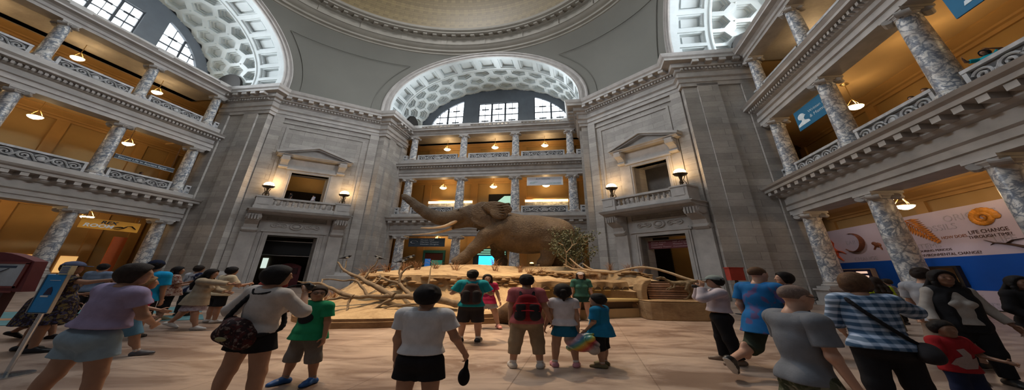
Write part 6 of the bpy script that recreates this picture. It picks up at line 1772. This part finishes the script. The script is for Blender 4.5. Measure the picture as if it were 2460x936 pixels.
# ---------------- left crowd
p11 = person('p11', -9.5, 8.15, 1.68, -1.45, 'woman in beige cardigan and lilac skirt striding right with one arm stretched out', 'tan', ('long', 'black'), 'f', 1.0, lean=.12,
   arms=(((-.1, 1, -.15), (-.1, 1, -.12)), ((-.2, .4, -.9), (.1, .8, -.2))), legs=((.30, .02, .03), (-.52, .05, .03)), top=(cloth('beige_cardigan', (.36, .30, .22)), .9, .47, 1.6, 'cardigan'), bottom=('skirt', pattern('lilac_print', (.28, .22, .26), ((.42, .36, .4),), 14), .36), shoes=M_SHOEW, h=.0105)
p10 = person('p10', -12.2, 9.53, 1.72, -.7, 'woman with long dark hair in red check blouse and black cropped trousers', 'olive', ('long', 'black'), 'f', 1.15, hy=-.4,
   arms=(((.25, .3, -1), (-.3, .9, .2)), ((-.3, .3, -.9), (.2, .8, .3))), top=(pattern('red_check', (.42, .28, .22), ((.2, .07, .05), (.5, .42, .36)), 13), .4, .52, 1.7, 'blouse'), bottom=('capri', BLK, .74), shoes=M_BROWNSH, h=.0125)
p12 = person('p12', -10.0, 9.2, 1.74, -.5, 'person in cream t-shirt and black shorts with hair in a bun behind the beige cardigan', 'tan', ('bun', 'black'), 'f', 1.1, lean=.1,
   arms=(((.3, .4, -.8), (-.2, .9, .2)), ((-.2, .3, -.9), (.2, .8, 0))), top=(cloth('cream', (.55, .47, .33)), .4, .55, 1.8, 't_shirt'), bottom=('shorts', BLK, .45), shoes=M_SHOEW, h=.0125)
p3 = person('p3', -9.62, 7.0, 1.84, .3, 'man in bright blue and navy shirt and dark cap in the left crowd', 'tan', ('short', 'black'), 'm', 1.15, hat=('cap', cloth('navy_cap', (.01, .015, .04))),
   top=(cloth('vivid_blue', (.01, .33, .66)), .4, .54, 1.8, 'shirt'), bottom=('shorts', BLK, .5), shoes=M_SHOEB, h=.0125)
p2 = person('p2', -7.85, 5.7, 1.49, -.95, 'girl with light brown hair in crimson top walking right behind the lilac woman', 'tan', ('bob', 'blond'), 'f', .95, .4,
   arms=(((.2, .3, -1), (0, .8, -.3)), ((-.2, -.2, -1), (0, .3, -1))), legs=((.35, .05, .05), (-.4, .3, .05)), top=(cloth('rose', (.36, .02, .08)), .3, .54, 1.4, 'top'), bottom=('shorts', cloth('denim', (.10, .22, .32)), .5), shoes=mat('dark_grey_shoe', (.08, .08, .09), .5), socks=M_SOCK, h=.0105)
p4 = person('p4', -9.9, 5.86, 1.74, -.9, 'woman in dark floral dress and cap pointing right behind the blue sign', 'olive', ('short', 'dark'), 'f', 1.25, hat=('cap', cloth('pale_navy_cap', (.1, .12, .2))),
   arms=(((.3, .9, -.2), (.3, 1, .25)), ((-.2, .2, -1), (.1, .5, -.9))), legs=((.1, .05, .07), (-.1, .05, .07)), top=(pattern('dark_floral', (.022, .015, .02), ((.16, .12, .05), (.05, .05, .12)), 16), .3, .34, 1.5, 'floral_dress'), shoes=M_SHOEB, h=.0105)
p5 = person('p5', -11.6, 6.9, 1.55, -1.1, 'person in dusty mauve top and black skirt walking past the kiosk', 'olive', ('bob', 'black'), 'f', 1.1,
   arms=(((.2, .4, -.8), (0, .9, .1)), ((-.2, -.2, -1), (0, .2, -1))), legs=((.35, .1, .05), (-.4, .25, .05)), top=(cloth('mauve', (.20, .11, .10)), .5, .54, 1.5, 'top'), bottom=('skirt', BLK2, .6), shoes=M_SHOEB, h=.0125)
p6 = person('p6', -15.7, 10, 1.80, .2, 'man in grey blue shirt under the orange banner', 'tan', ('short', 'black'), 'm', 1.1, top=(cloth('grey_blue', (.16, .21, .30)), .4, .54, 1.7, 'shirt'), bottom=('pants', BLK2, .97), shoes=M_SHOEB, h=.016)
p7 = person('p7', -12.9, 8.9, 1.80, PI-.6, 'dark haired person facing the camera behind the lilac woman', 'tan', ('short', 'black'), 'm', 1.0, face=True, top=(cloth('maroon_shirt', (.12, .03, .03)), .4, .54, 1.6, 'shirt'), bottom=('pants', BLK2, .97), shoes=M_SHOEB, h=.0145)
p9 = person('p9', -12.5, 10.4, 1.80, -.2, 'man in navy and white polo beside the bright blue shirt', 'tan', ('short', 'dark'), 'm', 1.05, top=(pattern('navy_white', (.015, .02, .06), ((.5, .5, .52),), 3), .4, .54, 1.7, 'polo_shirt'), bottom=('pants', BLK2, .97), shoes=M_SHOEB, h=.016)
p13 = person('p13', -6.75, 7.5, 1.58, PI+.4, 'person in white sun hat and dark red top half hidden behind photographing woman', 'tan', ('bob', 'dark'), 'f', 1.0, hat=('cap', cloth('sun_hat', (.55, .45, .42))), top=(cloth('dark_red', (.12, .015, .015)), .4, .5, 1.6, 'top'), bottom=('pants', BLK2, .97), shoes=M_SHOEB, h=.0125)
# ---------------- visitors up in the galleries
def up_person(key, w, H, psi, label, z0, **k):
    return person(key, w[0], w[1], H, psi, label, z0=z0, h=.016, **k)
up_person('g1', W(*fR(3.15, .34, 0)), 1.70, 1.75, 'girl in turquoise top leaning over the right gallery railing, second floor', 9.57, skin_='brown', hair=('bob', 'black'), sex='f', lean=.18,
   arms=(((.5, .5, .1), (-.3, .9, .1)), ((-.5, .5, .1), (.3, .9, .1))), top=(cloth('aqua', (.01, .30, .36)), .4, .54, 1.5, 'top'), bottom=('pants', BLK2, .97), shoes=M_SHOEB)
up_person('g2', W(*fR(1.15, .36, 0)), 1.52, 1.6, 'visitor in dusty pink behind the right gallery railing, right one of a pair', 9.57, skin_='tan', hair=('short', 'brown'), sex='f', lean=.2, top=(cloth('dusty_pink', (.3, .15, .17)), .5, .5, 1.5, 'top'), bottom=('pants', BLK2, .97), shoes=M_SHOEB)
up_person('g3', W(*fR(.55, .36, 0)), 1.50, 1.9, 'visitor in plum top behind the right gallery railing, left one of a pair', 9.57, skin_='tan', hair=('short', 'dark'), sex='f', lean=.2, top=(cloth('plum', (.2, .1, .14)), .5, .5, 1.5, 'top'), bottom=('pants', BLK2, .97), shoes=M_SHOEB)
up_person('g4', W(*fR(-5.5, .36, 0)), 1.48, 1.6, 'dark figure behind the right gallery railing nearest the corner pier', 9.57, skin_='brown', hair=('short', 'black'), top=(BLK2, .5, .5, 1.5, 'top'), bottom=('pants', BLK2, .97), shoes=M_SHOEB)
up_person('g5', W(*fDL(-1.1, .9, 0)), 1.22, 2.5, 'dark clothed visitor at the left diagonal window, left one', 9.5, skin_='tan', hair=('short', 'black'), top=(BLK2, .5, .5, 1.5, 'top'), bottom=('pants', BLK2, .97), shoes=M_SHOEB)
up_person('g6', W(*fDL(.35, .9, 0)), 1.22, 2.5, 'visitor in pale blue at the left diagonal window, right one', 9.5, skin_='fair', hair=('short', 'dark'), top=(cloth('ice_blue', (.4, .45, .6)), .5, .5, 1.5, 'top'), bottom=('pants', BLK2, .97), shoes=M_SHOEB)
up_person('g7', W(*fL(4.7, .36, 0)), 1.45, -1.6, 'dark figure behind the left gallery second floor railing near the corner pier', 9.57, skin_='brown', hair=('short', 'black'), top=(BLK2, .5, .5, 1.5, 'top'), bottom=('pants', BLK2, .97), shoes=M_SHOEB)

# ---------------- what they carry
backpack(p19, 'red and black backpack on the back of the woman in pink', cloth('pack_red', (.17, .010, .014)), BLK2, BLK, .58, .90, .09, .06, cloth('red_trim', (.45, .02, .03)))
backpack(p17, 'dark brown backpack on the back of the man in turquoise', cloth('pack_brown', (.035, .018, .018)), BLK2, BLK, .60, .93, .085, .055)
M_PACKP = pattern('dark_red_print', (.02, .010, .012), ((.06, .014, .014), (.16, .12, .11)), 15)
H = p14['H']; T = p14['T']; L = p14['L']; up = p14['up']
t = thing('shoulder_bag', tuple(T(up((0, -.1*H, .58*L)))[0]), 'dark red patterned bag slung behind the hips of the woman with the camera', 'bag')
B = Body(); B.chain([up((-.07*H, -.10*H, .70*L)), up((.0*H, -.12*H, .66*L)), up((.06*H, -.11*H, .62*L))], [.035*H, .06*H, .05*H], .06).chain([up((-.06*H, -.105*H, .60*L)), up((.06*H, -.11*H, .565*L))], [.06*H, .055*H], .06)
V, Qd = B.mesh(.01); skin('bag_body', T(V), Qd, M_PACKP, t)
B = Body(); B.ell(up((.0*H, -.172*H, .585*L)), (.035*H, .012*H, .016*H), None, .02); V, Qd = B.mesh(.008); skin('badge', T(V), Qd, mat('pale_badge', (.3, .27, .12), .6), t)
c = curve([up((-.08*H, -.12*H, .72*L)), up((-.06*H, -.085*H, .86*L)), up((-.055*H, -.02*H, .965*L)), up((-.03*H, .06*H, .93*L)), up((.05*H, .09*H, .75*L)), up((.10*H, .05*H, .64*L)), up((.10*H, -.09*H, .61*L))], 4)
B = Body(); B.chain(c, [.013*H]*len(c), .01); V, Qd = B.mesh(.008); skin('strap', T(V), Qd, BLK, t)
def camera_thing(P, i, label, s=1.0, strap=None):
    T = P['T']; p = (P['wr'][0]+P['wr'][1])/2 if i == 2 else P['wr'][i]+uvec(P['arms'][i][1])*.05*P['H']
    t = thing('camera', tuple(T(p)[0]), label, 'camera')
    f = np.array((0, 1.0, 0))
    B = Body(); B.cap(p+(-.045*s, .02, .03), p+(.045*s, .02, .03), .032*s, .032*s, .02).cap(p+(-.045*s, .02, .0), p+(.045*s, .02, .0), .032*s, .032*s, .02).ell(p+(0, .02, .065*s), (.025, .03, .022), None, .02)
    V, Qd = B.mesh(.008); skin('camera_body', T(V), Qd, M_BLACK, t)
    B = Body(); B.cap(p+(0, .03, .015), p+(0, .12*s, .015), .033*s, .036*s, .01, cutb=True); V, Qd = B.mesh(.008); skin('lens', T(V), Qd, mat('lens_black', (.02, .02, .022), .25), t)
    if strap is not None:
        c = curve(strap(p), 5); B = Body(); B.chain(c, [.011]*len(c), .008); V, Qd = B.mesh(.008); skin('strap', T(V), Qd, BLK, t)
    return t
up = p14['up']
camera_thing(p14, 0, 'black camera on a neck strap raised by the woman in the white top', .85, lambda p: [p+np.array((.03, 0, .06)), p14['sh'][0]*.5+p*.5+np.array((0, -.03, .07)), up((.06*H, -.06*H, .955*L)), up((-.02*H, -.075*H, .93*L)), up((-.055*H, -.06*H, .965*L))])
p = (p23['wr'][0]+p23['wr'][1])/2
camera_thing(p23, 2, 'black camera held up by the man in the grey cap', 1.0)
def handheld(P, i, nm, label, cat, m, size, off=(0, 0, 0)):
    T = P['T']; p = P['wr'][i]+uvec(P['arms'][i][1])*.075*P['H']+np.array(off); t = thing(nm, tuple(T(p)[0]), label, cat)
    B = Body(); B.cap(p-(0, 0, size[2]), p+(0, 0, size[2]), size[0], size[0], .01); V, Qd = B.mesh(.007); skin('case', T(V), Qd, m, t); return t
handheld(p14, 1, 'phone', 'pale pink phone in the lowered hand of the woman with the camera', 'phone', mat('pale_pink', (.6, .38, .45), .3), (.022, .01, .05))
# bright plastic bag of the small boy
t_ = p21; T0 = t_['T']; T = lambda V: T0(V)+np.array((.10, -.16, 0)); p = t_['wr'][1]+np.array((.05, .04, -.05))
t = thing('plastic_bag', tuple(T(p-(0, 0, .2))[0]), 'crumpled rainbow printed plastic bag in the hands of the small boy', 'bag')
def rainbow():
    m, nt, b = _nt('rainbow_print'); o = coords(nt, 'Object', (1, 1, 1)); mp = nt.nodes.new('ShaderNodeMapping'); mp.inputs['Rotation'].default_value = (0, .6, 0); nt.links.new(o, mp.inputs[0])
    s = nt.nodes.new('ShaderNodeSeparateXYZ'); nt.links.new(mp.outputs[0], s.inputs[0]); n = noise(nt, 9, 3, o)
    a = nt.nodes.new('ShaderNodeMath'); a.operation = 'MULTIPLY_ADD'; a.inputs[1].default_value = 2.1; a.inputs[2].default_value = .1; nt.links.new(s.outputs[2], a.inputs[0])
    c = ramp(nt, a.outputs[0], [(.05, (.4, .35, .32)), (.2, (.5, .06, .07)), (.32, (.55, .22, .03)), (.42, (.5, .42, .06)), (.5, (.1, .3, .18)), (.6, (.06, .2, .35)), (.7, (.45, .25, .3)), (.9, (.5, .45, .42))])
    c = mixc(nt, ramp(nt, n, [(.62, (0, 0, 0)), (.66, (1, 1, 1))]), c, (.5, .45, .42)); nt.links.new(c, b.inputs['Base Color']); b.inputs['Roughness'].default_value = .35; return m
B = Body()
rb = random.Random(5)
p = p+np.array((-.02, .16, -.03))
B.ell(p+(0, .03, -.13), (.15, .20, .15), rotm(.45, 0, 0), .03)
for k in range(16): B.ell(p+(rb.uniform(-.11, .11), .03+rb.uniform(-.2, .2), -.13+rb.uniform(-.14, .13)), (.06, .07, .06), rotm(rb.uniform(-1, 1), rb.uniform(-1, 1), 0), .03)
B.cap(p-np.array((-.02, .16, -.03)), p+(0, .0, -.06), .02, .07, .02); V, Qd = B.mesh(.008); skin('bag_body', T(V), Qd, rainbow(), t)
# black sling of the white-shirted boy
T = p16['T']; p = p16['wr'][0]+uvec(p16['arms'][0][1])*.07*p16['H']; t = thing('sling_bag', tuple(T(p-(0, 0, .3))[0]), 'small black bag dangling from the hand of the boy in white', 'bag')
B = Body(); B.ell(p+(-.02, .02, -.2), (.045, .05, .085), None, .02).cap(p+(0, 0, -.02), p+(-.01, .01, -.13), .012, .02, .03); V, Qd = B.mesh(.008); skin('pouch', T(V), Qd, BLK, t)
# woman in lilac: strap ; plaid woman: crossbody bag
def crossbody(P, label, side, m, mbag):
    H, L, up, T = P['H'], P['L'], P['up'], P['T']; w = P['w']
    s = side; q = .025*H*(w-1)
    t = thing('shoulder_bag', tuple(T(up((s*-.1*H, -.05*H, .5*L)))[0]), label, 'bag')
    c = curve([up((s*.075*H, .02*H, .985*L)), up((s*.07*H, -.075*H-q, .93*L)), up((s*.02*H, -.105*H-q, .82*L)), up((s*-.05*H, -.105*H-q, .70*L)), up((s*-.115*H-s*q, -.06*H, .61*L))], 5)
    B = Body(); B.chain(c, [.011*H]*len(c), .008); V, Qd = B.mesh(.008); skin('strap', T(V), Qd, m, t)
    B = Body(); B.ell(up((s*-.135*H-s*q, -.05*H, .56*L)), (.05*H, .075*H, .06*H), None, .02).cap(up((s*-.135*H-s*q, -.09*H, .53*L)), up((s*-.135*H-s*q, .0, .53*L)), .045*H, .045*H, .03); V, Qd = B.mesh(.01); skin('bag_body', T(V), Qd, mbag, t)
crossbody(p27, 'black crossbody bag worn over the blue plaid shirt', -1, BLK, BLK2)

# ---------------- printed patches that follow the shirt fronts
def shirt_of(P): return [c for c in P['root'].children if c.name.split('.')[0] in ('t_shirt', 'top', 'blouse')][0]
def print_on(P, polys, m, nm):
    """polys in (x,z) metres on the chest; each vertex is laid on the cloth by casting from the front"""
    o = shirt_of(P); off = OFF[P['root'].name]; T = P['T']; up = P['up']; L = P['L']
    from mathutils.bvhtree import BVHTree
    bv = BVHTree.FromPolygons([v.co for v in o.data.vertices], [tuple(f.vertices) for f in o.data.polygons])
    f0 = T((0, 0, 0))[0]; f1 = T((0, 1, 0))[0]; d = Vector(f0-f1).normalized()
    V = []; F = []
    for pl in polys:
        c = np.mean(pl, 0); n = len(pl); base = len(V); rings = 5
        for r in range(rings+1):
            for q in pl:
                x, z = c+(np.array(q)-c)*(r/rings if r else 0.001)
                w = T(up((x, .6, z)))[0]-off
                hit = bv.ray_cast(Vector(w), d)
                V.append(np.array(hit[0])-np.array(d)*.004 if hit[0] is not None else np.array(w)+np.array(d)*.5)
        F += [(base+r*n+i, base+r*n+(i+1) % n, base+(r+1)*n+(i+1) % n, base+(r+1)*n+i) for r in range(rings) for i in range(n)]
    V = np.array(V); N = len(V)
    V2 = np.concatenate([V, V-np.array(d)*.003])
    me = bpy.data.meshes.new(nm); me.from_pydata([tuple(v) for v in V2], [], [f[::-1] for f in F]+[tuple(N+i for i in f) for f in F]); me.update()
    link(nm, me, m, P['root'])
L = p15['L']
print_on(p15, [[(-.01+.098*cos(q*PI/12), .79*L+.085*sin(q*PI/12)) for q in range(24)]], BLK, 'round_print')
L = p31['L']
print_on(p31, [[(-.10, .66*L), (-.04, .60*L), (.05, .59*L), (.11, .64*L), (.08, .72*L), (.03, .76*L), (.05, .84*L), (-.01, .86*L), (-.04, .78*L), (-.03, .70*L), (-.07, .69*L), (-.12, .75*L)]], cloth('pale_print', (.32, .24, .22)), 'pale_print')
# ================================================================ light
wd = bpy.data.worlds.new('world'); SC.world = wd; wd.use_nodes = True
bg = wd.node_tree.nodes['Background']; bg.inputs[0].default_value = (.70, .78, .88, 1); bg.inputs[1].default_value = .05
def lamp(kind, name, loc, energy, col, **k):
    l = bpy.data.lights.new(name, kind); l.energy = energy; l.color = col
    for a, b in k.items(): setattr(l, a, b)
    o = bpy.data.objects.new(name, l); COL.objects.link(o); o.location = loc
    return o
def aim(o, p):
    o.rotation_euler = (Vector(p)-o.location).to_track_quat('-Z', 'Y').to_euler()
WARM = (1.0, .66, .32)
for side, lev, a, p in LAMPS:
    lamp('POINT', 'bulb', (p[0], p[1], p[2]+.42), (85 if lev > 1 else 95)*(2.1 if side == 'front' else 1), WARM, shadow_soft_size=.1)
# torch bulbs
for side, fr in DIAG.items():
    for sg in (-1, 1):
        lamp('POINT', 'torch_bulb', W(*fr(CEN[side]+sg*2.32, -.9, 11.5)), 110, (1, .6, .25), shadow_soft_size=.12)
# cove floodlights on the cornice washing the vaults
for side, fr in GAL.items():
    for a in (-6.9, 6.9):
        o = lamp('SPOT', 'cove_flood', W(*fr(a, -1.6, 24.0)), 300, (.80, .92, 1.0), shadow_soft_size=.25, spot_size=2.6, spot_blend=.8)
        aim(o, W(*fr(-a*.35, -1.2, 31.5)))
# skylight of the dome and platform spots
o = lamp('AREA', 'dome_skylight', W(0, 0, 46), 5200, (.92, .95, 1.0), shape='DISK', size=9); aim(o, W(0, 0, 0))
for (x, y, z), t, e, s in (((-9, 8.5, 24), (-3.6, 10.6, .8), 23000, .62), ((6, 11, 24), (3.5, 12, 1), 10500, .6), ((.5, 15.5, 25), (.8, 7.2, 0), 9500, .62), ((1.5, 12.5, 27), (.8, 16.5, 4), 8500, .5)):
    o = lamp('SPOT', 'stage_spot', (x, y, z), e, (1, .72, .44), spot_size=s, spot_blend=.9, shadow_soft_size=.3); aim(o, t)

# track lights washing the mural, lamps of the corner rooms
for a in (-12.2, -8.4, -4.6, -.8):
    o = lamp('SPOT', 'track_light', W(*fR(a, 1.6, 7.7)), 130, (1, .86, .80), spot_size=1.9, spot_blend=.7, shadow_soft_size=.1); aim(o, W(*fR(a, 4.1, 3.4)))
for p in CORNER_LAMPS: lamp('POINT', 'bulb', (p[0], p[1], p[2]+.42), 70, WARM, shadow_soft_size=.1)

# daylight through the three lunettes
for side, fr in GAL.items():
    for a, w_, h_, zc, e in ((0, 3.9, 6.8, 26.65, 3000), (-4.9, 2.2, 4.2, 25.6, 1100), (4.9, 2.2, 4.2, 25.6, 1100)):
        o = lamp('AREA', 'lunette_daylight', W(*fr(a, 3.19, zc)), e*(1.0 if side == 'front' else 1.25), (.88, .94, 1.0), shape='RECTANGLE', size=w_*(1.74 if side == 'front' else 1.07), size_y=h_, spread=1.45); aim(o, W(*fr(a, -14, zc-8)))
        aim(o, W(*fr(a, -14, zc)))

# strip lights over the display boards of the far gallery
for a in (-4.4, 4.3):
    o = lamp('AREA', 'board_strip', W(*fF(a, GD-.6, 13.0)), 60, (1, .74, .42), shape='RECTANGLE', size=6.5, size_y=.12); aim(o, W(*fF(a, GD-.1, 11.6)))

# the fourth lunette, behind the camera
o = lamp('AREA', 'lunette_daylight', W(0, -R-3, 27), 850, (.90, .94, 1.0), shape='RECTANGLE', size=16, size_y=6.5, spread=2.0); aim(o, W(0, 10, 12))
# ================================================================ camera
cam = bpy.data.cameras.new('camera'); co = bpy.data.objects.new('camera', cam); COL.objects.link(co)
FPX, PITCH, ROLL = 593.74, 0.3167, 0.0154
cam.sensor_fit = 'HORIZONTAL'; cam.sensor_width = 36; cam.lens = 36*FPX/2460; cam.clip_end = 200; cam.clip_start = .05
co.matrix_world = Matrix.Translation((0, 0, EYE)) @ Matrix.Rotation(PI/2+PITCH, 4, 'X') @ Matrix.Rotation(ROLL, 4, 'Z')
SC.camera = co
SC.view_settings.view_transform = 'Standard'; SC.view_settings.look = 'None'
SC.view_settings.exposure = .06; SC.view_settings.gamma = 1; SC.view_settings.use_curve_mapping = False
SC.cycles.use_denoising = True
SC.cycles.max_bounces = 6; SC.cycles.diffuse_bounces = 4; SC.cycles.glossy_bounces = 2; SC.cycles.transmission_bounces = 2
SC.cycles.sample_clamp_indirect = 4; SC.cycles.caustics_reflective = False; SC.cycles.caustics_refractive = False
